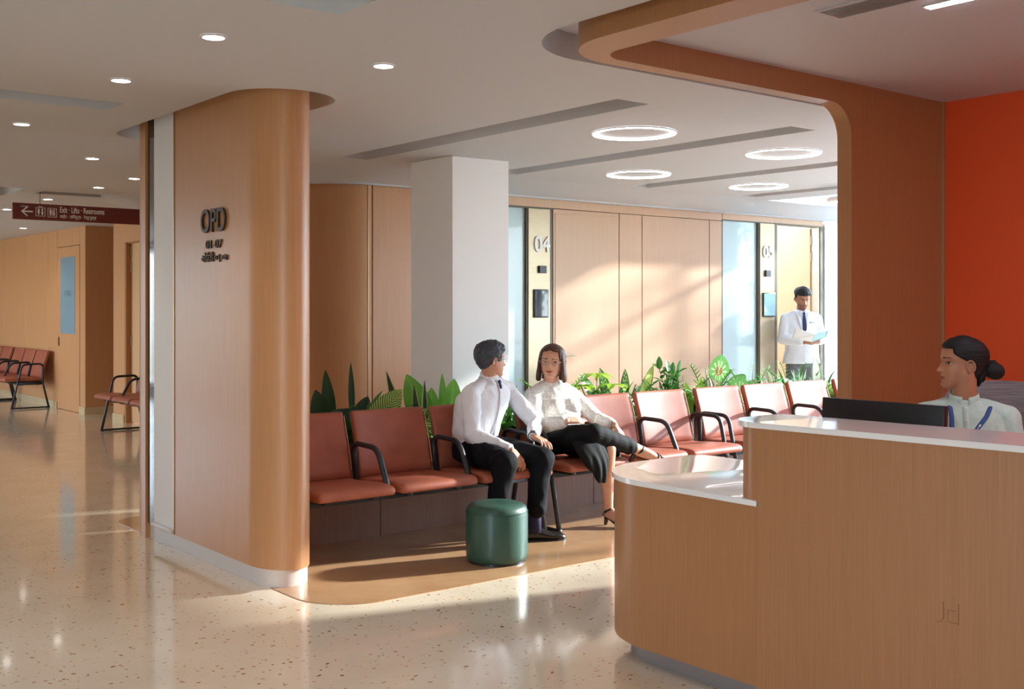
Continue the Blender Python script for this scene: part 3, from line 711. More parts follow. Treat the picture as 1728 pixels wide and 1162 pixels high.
# hanging sign
k = 11.5 / 9.4
SX = lambda x: x * k
SZ = lambda z: 1.5 + (z - 1.5) * k
t = thing('hanging_sign', 'maroon hanging direction sign with white arrow and pictograms', 'sign', (SX(3.0), 11.5, SZ(2.27)))
boxo('board', (SX(2.435), 11.5, SZ(2.2025)), (5.05, 11.53, SZ(2.334)), 'sign', t, bev=.002, seg=1)
for x in (SX(2.644), SX(3.7)):
    bm = bmesh.new(); tube(bm, [(x, 11.515, SZ(2.334)), (x, 11.515, CZ)], .003, 6); mesh_obj('wire', bm, 'dmetal', t)
def stroke(bm, pts, w=.008, closed=False):
    tube(bm, [(SX(x), 11.498, SZ(z)) for x, z in pts], 0, 6, closed, flat=((0, 1, 0), .002, w))
bm = bmesh.new(); stroke(bm, [(2.503, 2.268), (2.585, 2.268)]); stroke(bm, [(2.545, 2.305), (2.503, 2.268), (2.545, 2.231)]); mesh_obj('arrow', bm, 'letter', t)
def picto(x0, x1, z0, z1, lift):
    bm = bmesh.new(); stroke(bm, [(x0, z0), (x1, z0), (x1, z1), (x0, z1)], .0035, True)
    w_ = x1 - x0
    for q, fx_ in enumerate((.3, .7)):
        cx_ = x0 + w_ * fx_
        lathe_c = (SX(cx_), SZ(z0 + (z1 - z0) * .80))
        tube(bm, [(lathe_c[0], 11.4995, lathe_c[1]), (lathe_c[0], 11.496, lathe_c[1])], .0085, 10)
        stroke(bm, [(cx_, z0 + (z1 - z0) * .70), (cx_, z0 + (z1 - z0) * .38)], .011 if q == 0 else .007)
        if q: stroke(bm, [(cx_ - .008, z0 + (z1 - z0) * .38), (cx_ + .008, z0 + (z1 - z0) * .38)], .009)
        stroke(bm, [(cx_, z0 + (z1 - z0) * .40), (cx_, z0 + (z1 - z0) * .12)], .006)
    if not lift: stroke(bm, [((x0 + x1) / 2, z0 + .012), ((x0 + x1) / 2, z1 - .012)], .0025)
    else:
        stroke(bm, [((x0 + x1) / 2 - .014, z1 + .004), ((x0 + x1) / 2 - .008, z1 + .012), ((x0 + x1) / 2 - .002, z1 + .004)], .003)
        stroke(bm, [((x0 + x1) / 2 + .004, z1 + .012), ((x0 + x1) / 2 + .010, z1 + .004), ((x0 + x1) / 2 + .016, z1 + .012)], .003)
    mesh_obj('pictogram', bm, 'letter', t)
picto(2.610, 2.680, 2.235, 2.303, True); picto(2.703, 2.770, 2.232, 2.302, False)
text('letters', 'Exit \u00b7 Lifts \u00b7 Restrooms', .047 * k, (SX(2.797), 11.4995, SZ(2.272)), (1, 0, 0), (0, 0, 1), 'letter', t, extrude=.001, width=(3.156 - 2.797) * k, bold=.012)
text('letters', '\u092c\u093e\u0939\u0947\u0930 \u00b7 \u0932\u093f\u092b\u094d\u091f\u094d\u0938 \u00b7 \u0930\u0947\u0938\u094d\u091f\u0930\u0942\u092e\u094d\u0938', .042 * k, (SX(2.797), 11.4995, SZ(2.218)), (1, 0, 0), (0, 0, 1), 'letter', t, extrude=.001, width=(3.09 - 2.797) * k, bold=.008)
# ---------------------------------------------------------------- figures
import numpy as np
def N3(v): return V(v).normalized()
class Blob:
    """closed shapes that are fused into one continuous surface"""
    def __init__(s): s.bm = bmesh.new()
    def ell(s, c, r, R=None):
        g = bmesh.ops.create_icosphere(s.bm, subdivisions=3, radius=1)['verts']; r = r if isinstance(r, (tuple, list)) else (r, r, r)
        for v in g:
            p = V((v.co.x * r[0], v.co.y * r[1], v.co.z * r[2])); v.co = V(c) + (R @ p if R else p)
    def cap(s, a, b, ra, rb, n=8, seg=18):
        a, b = V(a), V(b); d = b - a; L_ = d.length; d.normalize()
        x = d.orthogonal().normalized(); y = d.cross(x); P = []
        for k in range(7): t = pi / 2 * (1 - k / 6); P.append((a - d * ra * sin(t), ra * cos(t)))
        for k in range(1, n): P.append((a.lerp(b, k / n), ra + (rb - ra) * k / n))
        for k in range(7): t = pi / 2 * k / 6; P.append((b + d * rb * sin(t), rb * cos(t)))
        s._rings([(c, x * max(r, 1e-4), y * max(r, 1e-4)) for c, r in P], seg)
    def chain(s, pts, rad):
        for i in range(len(pts) - 1): s.cap(pts[i], pts[i + 1], rad[i], rad[i + 1])
    def loft(s, secs, seg=32, sub=4):
        """secs: (centre, half-axis a, half-axis b); smoothly interpolated"""
        S = [(V(c), V(a), V(b)) for c, a, b in secs]; out = []
        for i in range(len(S) - 1):
            p0, p1, p2, p3 = S[max(i - 1, 0)], S[i], S[i + 1], S[min(i + 2, len(S) - 1)]
            for k in range(sub):
                t = k / sub
                out.append(tuple(.5 * ((2 * p1[q]) + (p2[q] - p0[q]) * t + (2 * p0[q] - 5 * p1[q] + 4 * p2[q] - p3[q]) * t * t + (3 * p1[q] - p0[q] - 3 * p2[q] + p3[q]) * t ** 3) for q in range(3)))
        out.append(S[-1]); s._rings(out, seg)
    def _rings(s, P, seg):
        R = [[s.bm.verts.new(c + x * cos(2 * pi * j / seg) + y * sin(2 * pi * j / seg)) for j in range(seg)] for c, x, y in P]
        for A, B in zip(R, R[1:]):
            for j in range(seg): s.bm.faces.new((A[j], A[(j + 1) % seg], B[(j + 1) % seg], B[j]))
        s.bm.faces.new(R[0][::-1]); s.bm.faces.new(R[-1])
    def done(s, name, m, parent, vox=.006, smooth=3, disp=None, region=None, extra=None):
        bmesh.ops.recalc_face_normals(s.bm, faces=s.bm.faces[:])
        me = bpy.data.meshes.new('t'); s.bm.to_mesh(me); s.bm.free()
        o = bpy.data.objects.new('t', me); COL.objects.link(o)
        r = o.modifiers.new('r', 'REMESH'); r.mode = 'VOXEL'; r.voxel_size = vox; r.use_smooth_shade = True
        if smooth: q = o.modifiers.new('s', 'SMOOTH'); q.factor = .5; q.iterations = smooth
        bpy.context.view_layer.update()
        m2 = bpy.data.meshes.new_from_object(o.evaluated_get(bpy.context.evaluated_depsgraph_get()))
        bpy.data.objects.remove(o); bpy.data.meshes.remove(me)
        if disp:
            nr = [v.normal.copy() for v in m2.vertices]
            for v, n_ in zip(m2.vertices, nr): v.co += n_ * disp(v.co, n_)
        ob = link_mesh(name, m2, m, parent, smooth=True); m2.name = name
        if region:
            for f in m2.polygons: f.material_index = region(f.center, f.normal)
        if extra: extra(ob)
        return ob

def basis(face, up=(0, 0, 1), tilt=0, roll=0, wide=1.0):
    """columns: person's left... x = right-hand side seen from behind, y = facing, z = up"""
    y = N3(face); x = y.cross(V(up)).normalized(); z = x.cross(y)
    R = Matrix((x, y, z)).transposed()
    return R @ Matrix.Rotation(radians(-tilt), 3, 'X') @ Matrix.Rotation(radians(roll), 3, 'Y') @ Matrix.Diagonal((wide, 1, .90))
_zt = np.array([-.128, -.120, -.108, -.09, -.06, -.03, 0, .03, .06, .088, .108, .118, .122])
_yf = np.array([.060, .078, .0875, .0875, .089, .087, .0835, .091, .089, .073, .048, .022, .0])
_yb = np.array([.040, .020, -.004, -.030, -.062, -.082, -.095, -.101, -.097, -.076, -.044, -.016, .0])
_wd = np.array([.012, .028, .038, .049, .060, .067, .0715, .0745, .072, .058, .037, .018, .001])
def _smooth_tab(y):
    zz = np.linspace(_zt[0], _zt[-1], 400); v = np.interp(zz, _zt, y); k = np.hanning(25); k /= k.sum()
    vv = np.convolve(np.pad(v, 12, mode='edge'), k, 'valid'); w_ = np.clip(np.minimum(zz - zz[0], zz[-1] - zz) / .012, 0, 1); return zz, vv * w_ + v * (1 - w_)
TZ, TF = _smooth_tab(_yf); TB = _smooth_tab(_yb)[1]; TW = _smooth_tab(_wd)[1]
def G(x, s): return math.exp(-(x / s) ** 2)
def head_pt(th, z, nose=1.0, chin=0, lipf=1.0, feats=True):
    yf, yb, wd = (float(np.interp(z, TZ, t)) for t in (TF, TB, TW))
    m, h = (yf + yb) / 2, (yf - yb) / 2
    c, s = cos(th), sin(th)
    x = wd * (abs(c) ** .92) * (1 if c > 0 else -1); y = m + h * s
    if feats and s > 0:
        f = 0
        ax = abs(x)
        # nose
        if -.052 < z < .022:
            t = (.018 - z) / .056; t = max(0, min(1, t))
            hgt = .0285 * nose * (t ** 1.15)
            if z < -.038: hgt *= max(0, 1 - ((-.038 - z) / .011) ** 1.5)
            f += hgt * G(x, .0085 + .006 * t)
        f += .0075 * nose * G(ax - .0135, .006) * G(z + .041, .0075)
        f -= .0115 * G(ax - .030, .0155) * G(z - .002, .0125)
        f += .0060 * G(ax - .031, .011) * G(z + .001, .0085)
        f += .0045 * G(ax - .028, .020) * G(z - .0235, .009)
        f += .0065 * lipf * G(x, .019) * G(z + .0655, .0048) + .0068 * lipf * G(x, .016) * G(z + .0775, .0050) - .0030 * G(x, .022) * G(z + .0712, .0022)
        f -= .003 * G(x, .006) * G(z + .056, .005); f -= .004 * G(x, .02) * G(z + .088, .006)
        f += (.006 + chin) * G(x, .016) * G(z + .106, .010)
        f += .0045 * G(ax - .042, .018) * G(z + .026, .018)
        y += f * max(0, s) ** .5
    return V((x, y, z))
def head_grid(fn, nt=112, nz=104):
    """closed bmesh of rings from below the chin to the crown"""
    bm = bmesh.new(); R = []
    for i in range(nz + 1):
        t = i / nz; z = -.128 + .25 * t
        if t > .88: z = -.128 + .25 * (.88 + .12 * sin(pi / 2 * (t - .88) / .12))
        ring = []
        for j in range(nt):
            th = 2 * pi * j / nt; th += .35 * sin(2 * (th - 0)) * 0
            a = th - pi / 2; a = a - .45 * sin(a); th = a + pi / 2   # more columns on the face
            ring.append(bm.verts.new(fn(th, z)))
        R.append(ring)
    for A, B in zip(R, R[1:]):
        for j in range(nt): bm.faces.new((A[j], A[(j + 1) % nt], B[(j + 1) % nt], B[j]))
    bm.faces.new(R[0][::-1]); bm.faces.new(R[-1])
    return bm
def add_head(blob, O, R, sc=1.0, **k):
    h = head_grid(lambda th, z: head_pt(th, z, **k))
    ear = bmesh.new()
    me = bpy.data.meshes.new('h'); h.to_mesh(me); h.free()
    me.transform(Matrix.Translation(V(O)) @ (R * sc).to_4x4()); blob.bm.from_mesh(me); bpy.data.meshes.remove(me)
    for sd in (-1, 1):
        q = Matrix.Rotation(radians(sd * 22), 3, 'Z') @ Matrix.Rotation(radians(-8), 3, 'X')
        base = V((sd * .071, -.006, -.012))
        pts = []
        for a in range(-60, 231, 15):
            pts.append(base + q @ V((sd * (.008 + .004 * cos(radians(a - 90))), -.016 * cos(radians(a)) * 1.0 - .004, .027 * sin(radians(a)))))
        wpts = [V(O) + (R @ p) * sc for p in pts]
        for a_, b_ in zip(wpts, wpts[1:]): blob.cap(a_, b_, .0042 * sc, .0042 * sc, 1, 8)
        blob.ell(V(O) + (R @ (base + V((sd * .001, -.003, 0)))) * sc, (.0055 * sc, .015 * sc, .024 * sc), R @ q)
        blob.ell(V(O) + (R @ (base + q @ V((sd * .004, .006, -.027)))) * sc, .0058 * sc, R)
        blob.ell(V(O) + (R @ (base + q @ V((sd * .003, .012, -.004)))) * sc, (.004 * sc, .004 * sc, .008 * sc), R)
def hand(blob, wrist, d, n, side, curl=(20, 30, 20), spread=6, thumb=(35, 20), sc=1.0, fist=0):
    """d: from wrist to knuckles; n: out of the back of the hand; side=+1 thumb towards d x n"""
    d = N3(d); n = V(n); n = (n - d * n.dot(d)).normalized(); s = d.cross(n).normalized() * side
    wrist = V(wrist)
    Ls = [.072, .080, .075, .058]; offs = [.027, .009, -.009, -.026]; rs = [.0085, .0088, .0083, .0075]
    kn = []
    for k in range(4):
        a = wrist + s * offs[k] * .55 * sc + d * .01 * sc; b = wrist + (s * offs[k] + d * (.086 - .003 * abs(k - 1)) + n * .003) * sc
        blob.cap(a, b, .0145 * sc, .0115 * sc); kn.append(b)
    blob.cap(wrist + (d * .02 - s * .01) * sc, wrist + (d * .065 - s * .006 - n * .004) * sc, .018 * sc, .016 * sc)
    for k in range(4):
        p = kn[k]; ang = 0; L = Ls[k] * sc; dd = (d + s * math.tan(radians(spread * (1.5 - k)))).normalized(); r = rs[k] * sc
        for q, (fr, cu) in enumerate(zip((.46, .30, .24), curl)):
            ang += cu + (4 * k if q == 0 else 2 * k)
            v = dd * cos(radians(ang)) - n * sin(radians(ang)); e = p + v * L * fr
            blob.cap(p, e, r * (1.02 - .07 * q), r * (.95 - .07 * q), 2, 12); p = e
    a = wrist + (d * .022 + s * .020 - n * .006) * sc
    t1 = (d * cos(radians(thumb[0])) + s * sin(radians(thumb[0])) - n * .25).normalized(); b = a + t1 * .042 * sc
    t2 = (d * cos(radians(thumb[1])) + s * sin(radians(thumb[1])) - n * .35).normalized(); c = b + t2 * .034 * sc; e = c + t2 * .026 * sc
    blob.cap(a, b, .0145 * sc, .0105 * sc); blob.cap(b, c, .0103 * sc, .0092 * sc, 2, 12); blob.cap(c, e, .009 * sc, .0078 * sc, 2, 12)

def face_regions(O, R, sc, beard=False, smile=0.0):
    Ri = (R * sc).inverted(); O = V(O)
    def reg(c, n_):
        p = Ri @ (c - O); ax = abs(p.x)
        if -.13 < p.z < .13 and ax < .09 and p.y > .04:
            zl = p.z + .0712 - smile * (ax / .024) ** 2
            if ax < .0245 and p.y > .07:
                top = .0085 * (1 - (ax / .025) ** 2) - (.0018 * G(ax, .004)); bot = -.0095 * (1 - (ax / .024) ** 2)
                if bot < zl < top: return 1
            if .014 < ax < .053 and abs(p.z - (.0245 + .0020 * (1 - ((ax - .034) / .018) ** 2))) < .0030 * (1.25 - (ax - .014) / .05): return 2
            if .0175 < ax < .0455:
                q = (ax - .0312) / .0145
                if abs(q) < 1 and .0040 < p.z + .0008 + .004 * q * q < .0078: return 2
            if beard and p.z < -.052 and not (ax < .026 and abs(zl) < .011): return 5
            if beard and abs(p.z + .056) < .004 and ax < .024: return 5
        if beard and -.125 < p.z < -.05 and ax < .075 and p.y > -.02 + (-.05 - p.z) * .3: return 5
        return 0
    return reg
def eyes(O, R, sc, gaze=(0, 0), openness=1.0):
    def add(ob):
        me = ob.data; bm = bmesh.new(); bm.from_mesh(me)
        for sd in (-1, 1):
            c = V((sd * .0312, .0668, -.0008))
            g = bmesh.ops.create_uvsphere(bm, u_segments=32, v_segments=24, radius=1)['verts']; fs = set()
            for v in g:
                v.co = V((v.co.x * .0128, v.co.y * .0088, v.co.z * .0066 * openness)); fs.update(v.link_faces)
            for f in fs:
                cc = f.calc_center_median(); f.smooth = True
                f.material_index = 4 if cc.y > 0 and (cc.x - gaze[0] * .012) ** 2 + (cc.z - gaze[1] * .008) ** 2 < .0066 ** 2 else 3
            for v in g: v.co = V(O) + (R @ (c + v.co)) * sc
        bm.to_mesh(me); bm.free()
    return add
def hair_shell(name, m, parent, O, R, sc, off, nt=128, nz=110):
    """closed shell following the skull: off(p, th) metres outside (+) or sunk inside (-) the skin"""
    def fn(th, z):
        p = head_pt(th, z, feats=False); q = V((p.x, p.y, p.z - .0)); n_ = V((p.x / .072 ** 2, (p.y + .005) / .093 ** 2, (p.z) / .12 ** 2)).normalized()
        return p + n_ * off(p, th)
    bm = head_grid(fn, nt, nz)
    bm.transform(Matrix.Translation(V(O)) @ (R * sc).to_4x4())
    return mesh_obj(name, bm, m, parent, smooth=True)
def st(a, b, x): t = max(0, min(1, (x - a) / (b - a))); return t * t * (3 - 2 * t)
def wr(amp, sc=14, seed=0, ridg=.0):
    def f(c, n_):
        p = V((c.x * sc + seed, c.y * sc, c.z * sc * .8)); a = noise.noise(p); b = noise.noise(p * 2.3)
        return amp * (1 - 2.2 * abs(a)) * .8 + amp * .35 * b
    return f

def skin(name, c, c2, rough=.5):
    m = mat(name, c, rough); m.node_tree.nodes['Principled BSDF'].inputs['Subsurface Weight'].default_value = .08
    m.node_tree.nodes['Principled BSDF'].inputs['Subsurface Radius'].default_value = (.01, .004, .002)
    return noise_col(m, [(.3, c), (.7, c2)], (1, 1, 1), 22, 4)
M['skin_a'] = skin('skin_tan', srgb(196, 140, 112), srgb(206, 150, 122))
M['skin_b'] = skin('skin_warm', srgb(206, 150, 122), srgb(216, 162, 134))
M['skin_c'] = skin('skin_brown', srgb(168, 112, 84), srgb(178, 122, 92))
M['skin_d'] = skin('skin_brown_warm', srgb(176, 116, 84), srgb(188, 128, 94))
M['lip_m'] = mat('lips', srgb(166, 96, 84), .45); M['lip_f'] = mat('lips_rose', srgb(152, 62, 58), .35)
M['brow'] = mat('brow_hair', srgb(36, 26, 22), .7); M['eye_w'] = mat('eye_white', srgb(226, 220, 214), .2); M['iris'] = mat('iris', srgb(34, 20, 14), .12)
M['beard'] = mat('short_stubble', srgb(140, 94, 72), .7)
def hairm(name, a, c, rough=.4):
    m = mat(name, a, rough, spec=.3)
    return noise_col(m, [(.3, a), (.7, c)], (60, 60, 14), 3, 4, .7, .5, .002)
M['hair_black'] = hairm('black_hair', srgb(14, 12, 12), srgb(34, 28, 26), .58); M['hair_brown'] = hairm('brown_hair', srgb(62, 38, 28), srgb(104, 68, 50))
M['hair_grey'] = hairm('dark_greying_hair', srgb(30, 31, 36), srgb(92, 96, 106), .5)
M['shirt_white'] = mat('white_cotton', srgb(236, 236, 240), .75, sheen=.2)
M['coat_white'] = mat('white_lab_coat', srgb(238, 240, 244), .7)
M['dark_cloth'] = mat('dark_wool', srgb(13, 13, 18), .85, spec=.2); M['black_satin'] = mat('black_crepe', srgb(10, 9, 11), .8, spec=.25)
M['grey_cloth'] = mat('grey_wool', srgb(112, 114, 120), .8); M['navy'] = mat('navy_silk', srgb(30, 34, 74), .4); M['sock'] = mat('navy_sock', srgb(26, 30, 66), .8)
M['shoe'] = mat('black_leather', srgb(20, 19, 20), .25, coat=.3); M['sole'] = mat('shoe_sole', srgb(34, 28, 26), .6)
M['gold_j'] = mat('gold_jewellery', srgb(214, 170, 98), .25, .9); M['watch'] = mat('watch_steel', srgb(70, 66, 66), .3, .7)
M['wire_m'] = mat('spectacle_wire', srgb(150, 146, 150), .3, .8)
def lace():
    m = mat('white_lace', srgb(232, 228, 222), .8); Nn, L, b = nodes(m)
    tc = Nn.new('ShaderNodeTexCoord'); w1 = Nn.new('ShaderNodeTexNoise'); w1.inputs['Scale'].default_value = 28; L.new(tc.outputs['Object'], w1.inputs['Vector'])
    mx = Nn.new('ShaderNodeMixRGB'); mx.inputs[0].default_value = .06; L.new(tc.outputs['Object'], mx.inputs[1]); L.new(w1.outputs['Color'], mx.inputs[2])
    vo = Nn.new('ShaderNodeTexVoronoi'); vo.feature = 'DISTANCE_TO_EDGE'; vo.inputs['Scale'].default_value = 72; L.new(mx.outputs[0], vo.inputs['Vector'])
    cr = Nn.new('ShaderNodeValToRGB'); cr.color_ramp.elements[0].position = .05; cr.color_ramp.elements[0].color = srgb(240, 237, 232); cr.color_ramp.elements[1].position = .2; cr.color_ramp.elements[1].color = srgb(204, 198, 190)
    L.new(vo.outputs['Distance'], cr.inputs[0]); L.new(cr.outputs[0], b.inputs['Base Color'])
    bp = Nn.new('ShaderNodeBump'); bp.inputs['Strength'].default_value = .6; bp.inputs['Distance'].default_value = .002; bp.invert = True; L.new(vo.outputs['Distance'], bp.inputs['Height']); L.new(bp.outputs[0], b.inputs['Normal'])
    return m
M['lace'] = lace(); M['satin_w'] = mat('white_lining', srgb(236, 233, 228), .6)
M['mint'] = noise_col(mat('pale_mint_linen', srgb(196, 214, 200), .8, sheen=.2), [(.3, srgb(188, 208, 194)), (.7, srgb(206, 222, 210))], (1, 1, 1), 30, 5, bump=.15, bdist=.001)
M['lanyard'] = mat('blue_lanyard', srgb(36, 72, 132), .55)
def shoe_m(parent, heel, toe, up=(0, 0, 1), L=.28, name='shoe'):
    h, t_ = V(heel), V(toe); d = N3((t_ - h)); u = V(up); u = (u - d * u.dot(d)).normalized(); s = d.cross(u)
    b = Blob(); P = lambda f, z: h + d * L * f + u * z
    b.loft([(P(0, .045), s * .020, u * .030), (P(.06, .048), s * .032, u * .046), (P(.25, .052), s * .036, u * .052), (P(.42, .045), s * .036, u * .044), (P(.6, .034), s * .042, u * .032), (P(.78, .029), s * .043, u * .026), (P(.92, .025), s * .032, u * .020), (P(1.0, .021), s * .012, u * .010)])
    o = b.done(name, 'shoe', parent, .004, 2)
    bm = bmesh.new(); pts = [(.0, .030), (.1, .036), (.3, .034), (.45, .035), (.62, .044), (.8, .045), (.93, .034), (1.01, .012)]
    A = [h + d * L * f + s * w_ for f, w_ in pts] + [h + d * L * f - s * w_ for f, w_ in pts[::-1]]
    lo = [bm.verts.new(p + u * .001) for p in A]; hi = [bm.verts.new(p + u * .014) for p in A]; n_ = len(A)
    bm.faces.new(lo[::-1]); bm.faces.new(hi)
    for i in range(n_): bm.faces.new((lo[i], lo[(i + 1) % n_], hi[(i + 1) % n_], hi[i]))
    mesh_obj('sole', bm, 'sole', o)
    bm = bmesh.new()
    for f in (.36, .43, .50, .57): c = P(f, .092 - (f - .36) * .16); tube(bm, [c - s * .018, c + u * .004, c + s * .018], .002, 6)
    mesh_obj('laces', bm, 'shoe', o)
    return o

# ================= seated man
def seated_man():
    t = thing('person', 'grey-haired man in white shirt and dark trousers seated, turning to the woman', 'person', (4.45, 5.6, 0))
    HO, HR, HS = V((4.548, 5.915, 1.148)), basis((.985, -.17, -.03), tilt=0), 1.05
    # skin
    b = Blob(); add_head(b, HO, HR, HS, chin=.002)
    b.cap((4.56, 5.945, .93), (4.548, 5.918, 1.08), .062, .058)
    b.loft([((4.44, 5.93, .52), (.13, 0, 0), (0, .10, 0)), ((4.50, 5.94, .75), (.13, .03, 0), (-.02, .09, 0)), ((4.57, 5.945, .92), (.15, .04, 0), (-.02, .08, 0))])
    RS, RE, RW = V((4.368, 5.892, .925)), V((4.305, 5.79, .665)), V((4.418, 5.535, .592))
    LS, LE, LW = V((4.765, 5.992, .925)), V((4.862, 5.815, .705)), V((4.685, 5.630, .652))
    b.chain([RS, RE, RW], [.045, .038, .027]); b.chain([LS, LE, LW], [.045, .038, .027])
    hand(b, RW + V((.006, -.012, -.006)), (.26, -.50, -.74), (.0, -.83, .55), -1, (22, 30, 20), 6, (34, 14), 1.0)
    hand(b, LW + V((-.006, -.012, 0)), (.16, -.86, -.30), (.05, -.15, 1), -1, (12, 30, 22), 10, (70, 58), 1.0)
    for hp, kn, an in (((4.36, 5.93, .55), (4.305, 5.445, .535), (4.285, 5.52, .10)), ((4.52, 5.93, .55), (4.605, 5.44, .53), (4.565, 5.475, .10))): b.chain([V(hp), V(kn), V(an)], [.07, .05, .036])
    b.done('body', ['skin_a', 'lip_m', 'brow', 'eye_w', 'iris', 'beard'], t, .0036, 1, region=face_regions(HO, HR, HS), extra=eyes(HO, HR, HS, (0, 0)))
    # hair: short, swept, greying
    def off(p, th):
        nz = .004 * noise.noise(V((p.x * 60, p.y * 45, p.z * 30))) + .0025 * noise.noise(V((p.x * 160, p.y * 120, p.z * 60)))
        line = .058 - .5 * st(.03, .075, abs(p.x)) * .05      # forehead hairline
        top = st(line - .006, line + .014, p.z) if p.y > .045 else 1
        side_low = -.012 if p.y > .0 else -.012 - .062 * st(0, -.06, p.y)
        side = st(side_low - .006, side_low + .010, p.z)
        front = st(.062, .040, p.y) if p.z < line else 1
        ear = 1 - (G(p.y + .004, .016) * G(p.z + .012, .026)) * 1.0 * (1 if abs(p.x) > .05 else 0)
        k = min(top, side, front, 1 if ear > .55 else ear * .5)
        thick = .010 + .012 * st(.02, .10, p.z) - .004 * st(0, -.05, p.z)
        return -.010 + k * (thick + .010 + nz * (1 + st(.04, .1, p.z)))
    hair_shell('hair', 'hair_grey', t, HO, HR, HS, off)
    # spectacles: only the rim end shows
    gl = bmesh.new()
    P = lambda x, y, z: HO + (HR @ V((x, y, z))) * HS
    for sd in (-1, 1):
        tube(gl, [P(sd * (.033 + .021 * cos(a)), .100 - .004 * cos(a), -.002 + .015 * sin(a)) for a in [2 * pi * k / 20 for k in range(20)]], .0011, 6, closed=True)
        tube(gl, [P(sd * .054, .096, .002), P(sd * .074, .06, .004), P(sd * .079, .0, .002), P(sd * .078, -.012, -.010)], .0011, 6)
    tube(gl, [P(-.012, .104, .002), P(0, .108, .005), P(.012, .104, .002)], .0011, 6)
    mesh_obj('spectacles', gl, 'wire_m', t)
    # shirt
    b = Blob()
    c1, c2 = V((.97, .25, 0)), V((.25, -.97, 0))
    b.loft([((4.435, 5.935, .585), c1 * .150, c2 * .118), ((4.45, 5.94, .65), c1 * .166, c2 * .130), ((4.48, 5.94, .74), c1 * .170, c2 * .130), ((4.53, 5.94, .84), c1 * .182, c2 * .122), ((4.56, 5.94, .91), c1 * .186, c2 * .105), ((4.568, 5.942, .965), c1 * .155, c2 * .088), ((4.562, 5.942, 1.005), c1 * .092, c2 * .072), ((4.556, 5.940, 1.035), c1 * .062, c2 * .062)])
    b.cap((4.50, 5.93, .985), RS + V((.01, 0, .008)), .048, .056); b.cap((4.62, 5.95, .985), LS + V((-.01, 0, .008)), .048, .056); b.cap((4.42, 5.97, .85), (4.40, 5.98, .66), .10, .10)
    b.cap(RS, RS + (RE - RS) * .5, .062, .062); b.chain([RS + (RE - RS) * .5, RE, RE.lerp(RW, .5), RE.lerp(RW, .93)], [.060, .054, .048, .037])
    b.cap(LS, LS + (LE - LS) * .5, .060, .058); b.chain([LS + (LE - LS) * .5, LE, LE.lerp(LW, .5), LE.lerp(LW, .93)], [.058, .053, .047, .037])
    sh = b.done('shirt', 'shirt_white', t, .0055, 3, wr(.0065, 13, 3))
    bm = bmesh.new(); tube(bm, [(4.556 + .062 * cos(a) * 1.0, 5.932 + .064 * sin(a), 1.034 + .016 * (1 if k in (0,) else 1) * (-cos(a) * .3 - sin(a) * -.35)) for k, a in enumerate([2 * pi * k / 28 for k in range(28)])], 0, 8, True, flat=((0, 0, 1), .022, .004))
    mesh_obj('collar', bm, 'shirt_white', sh, smooth=True)
    for sd in (-1, 1):
        bm = bmesh.new(); tube(bm, [kc_ + q_ for kc_, q_ in ((V((4.562, 5.93, 1.05)), V((sd * .058, .0, 0))), (V((4.572, 5.875, 1.025)), V((sd * .044, 0, 0))), (V((4.580, 5.842, .985)), V((sd * .040, 0, 0))))], 0, 8, flat=(V((.25, -.97, .5)), .004, .019), taper=lambda q: 1 - .55 * q); mesh_obj('collar_point', bm, 'shirt_white', sh, smooth=True)
    for W_, E_ in ((RW, RE), (LW, LE)):
        bm = bmesh.new(); dd = (W_ - E_).normalized(); tube(bm, [W_ - dd * .055, W_ - dd * .045, W_ - dd * .006, W_ - dd * .001], .038, 24); mesh_obj('cuff', bm, 'shirt_white', sh, smooth=True)
    f0 = V((.25, -.97, 0)).normalized()
    bm = bmesh.new(); A = [V((4.578, 5.862, 1.0)), V((4.576, 5.835, .94)), V((4.56, 5.812, .86)), V((4.52, 5.802, .74)), V((4.48, 5.800, .64))]
    tube(bm, A, 0, 8, flat=(f0, .004, .014)); mesh_obj('button_placket', bm, 'shirt_white', sh, smooth=True)
    tb = Blob(); kx = V((4.582, 5.856, 1.0)); tb.ell(kx, (.014, .010, .015)); tb.loft([(kx - V((0, 0, .008)), V((.010, 0, 0)), V((0, .006, 0))), (kx + V((-.001, -.012, -.028)), V((.012, 0, 0)), V((0, .006, 0))), (kx + V((-.002, -.018, -.045)), V((.006, 0, 0)), V((0, .005, 0)))])
    tb.done('tie', 'navy', t, .003, 1)
    # trousers
    b = Blob()
    b.loft([((4.44, 5.94, .50), (.155, 0, 0), (0, .115, 0)), ((4.44, 5.94, .56), (.165, 0, 0), (0, .125, 0)), ((4.44, 5.94, .615), (.158, 0, 0), (0, .122, 0)), ((4.442, 5.94, .632), (.150, 0, 0), (0, .112, 0))])
    for hp, kn, an, rr in (((4.355, 5.92, .555), (4.303, 5.44, .532), (4.285, 5.52, .13), 0), ((4.525, 5.92, .555), (4.605, 5.435, .527), (4.572, 5.455, .215), 1)):
        hp, kn, an = V(hp), V(kn), V(an); mid = hp.lerp(kn, .5) + V((0, 0, .008))
        b.chain([hp, mid, kn], [.092, .086, .076]); b.chain([kn, kn.lerp(an, .3) + V((0, .02, 0)), kn.lerp(an, .65) + V((0, .012, 0)), an], [.076, .071, .063, .062])
    tr = b.done('trousers', 'dark_cloth', t, .0055, 3, wr(.006, 12, 9))
    bm = bmesh.new(); tube(bm, [(4.44 + .160 * cos(a), 5.94 + .124 * sin(a), .618) for a in [2 * pi * k / 40 for k in range(40)]], 0, 8, True, flat=((0, 0, 1), .016, .004)); mesh_obj('belt', bm, 'shoe', tr, smooth=True)
    for x, y in ((4.285, 5.525), (4.567, 5.473)):
        bm = bmesh.new(); tube(bm, [(x, y, .06), (x, y - .004, .25)], .042, 20); mesh_obj('sock', bm, 'sock', t, smooth=True)
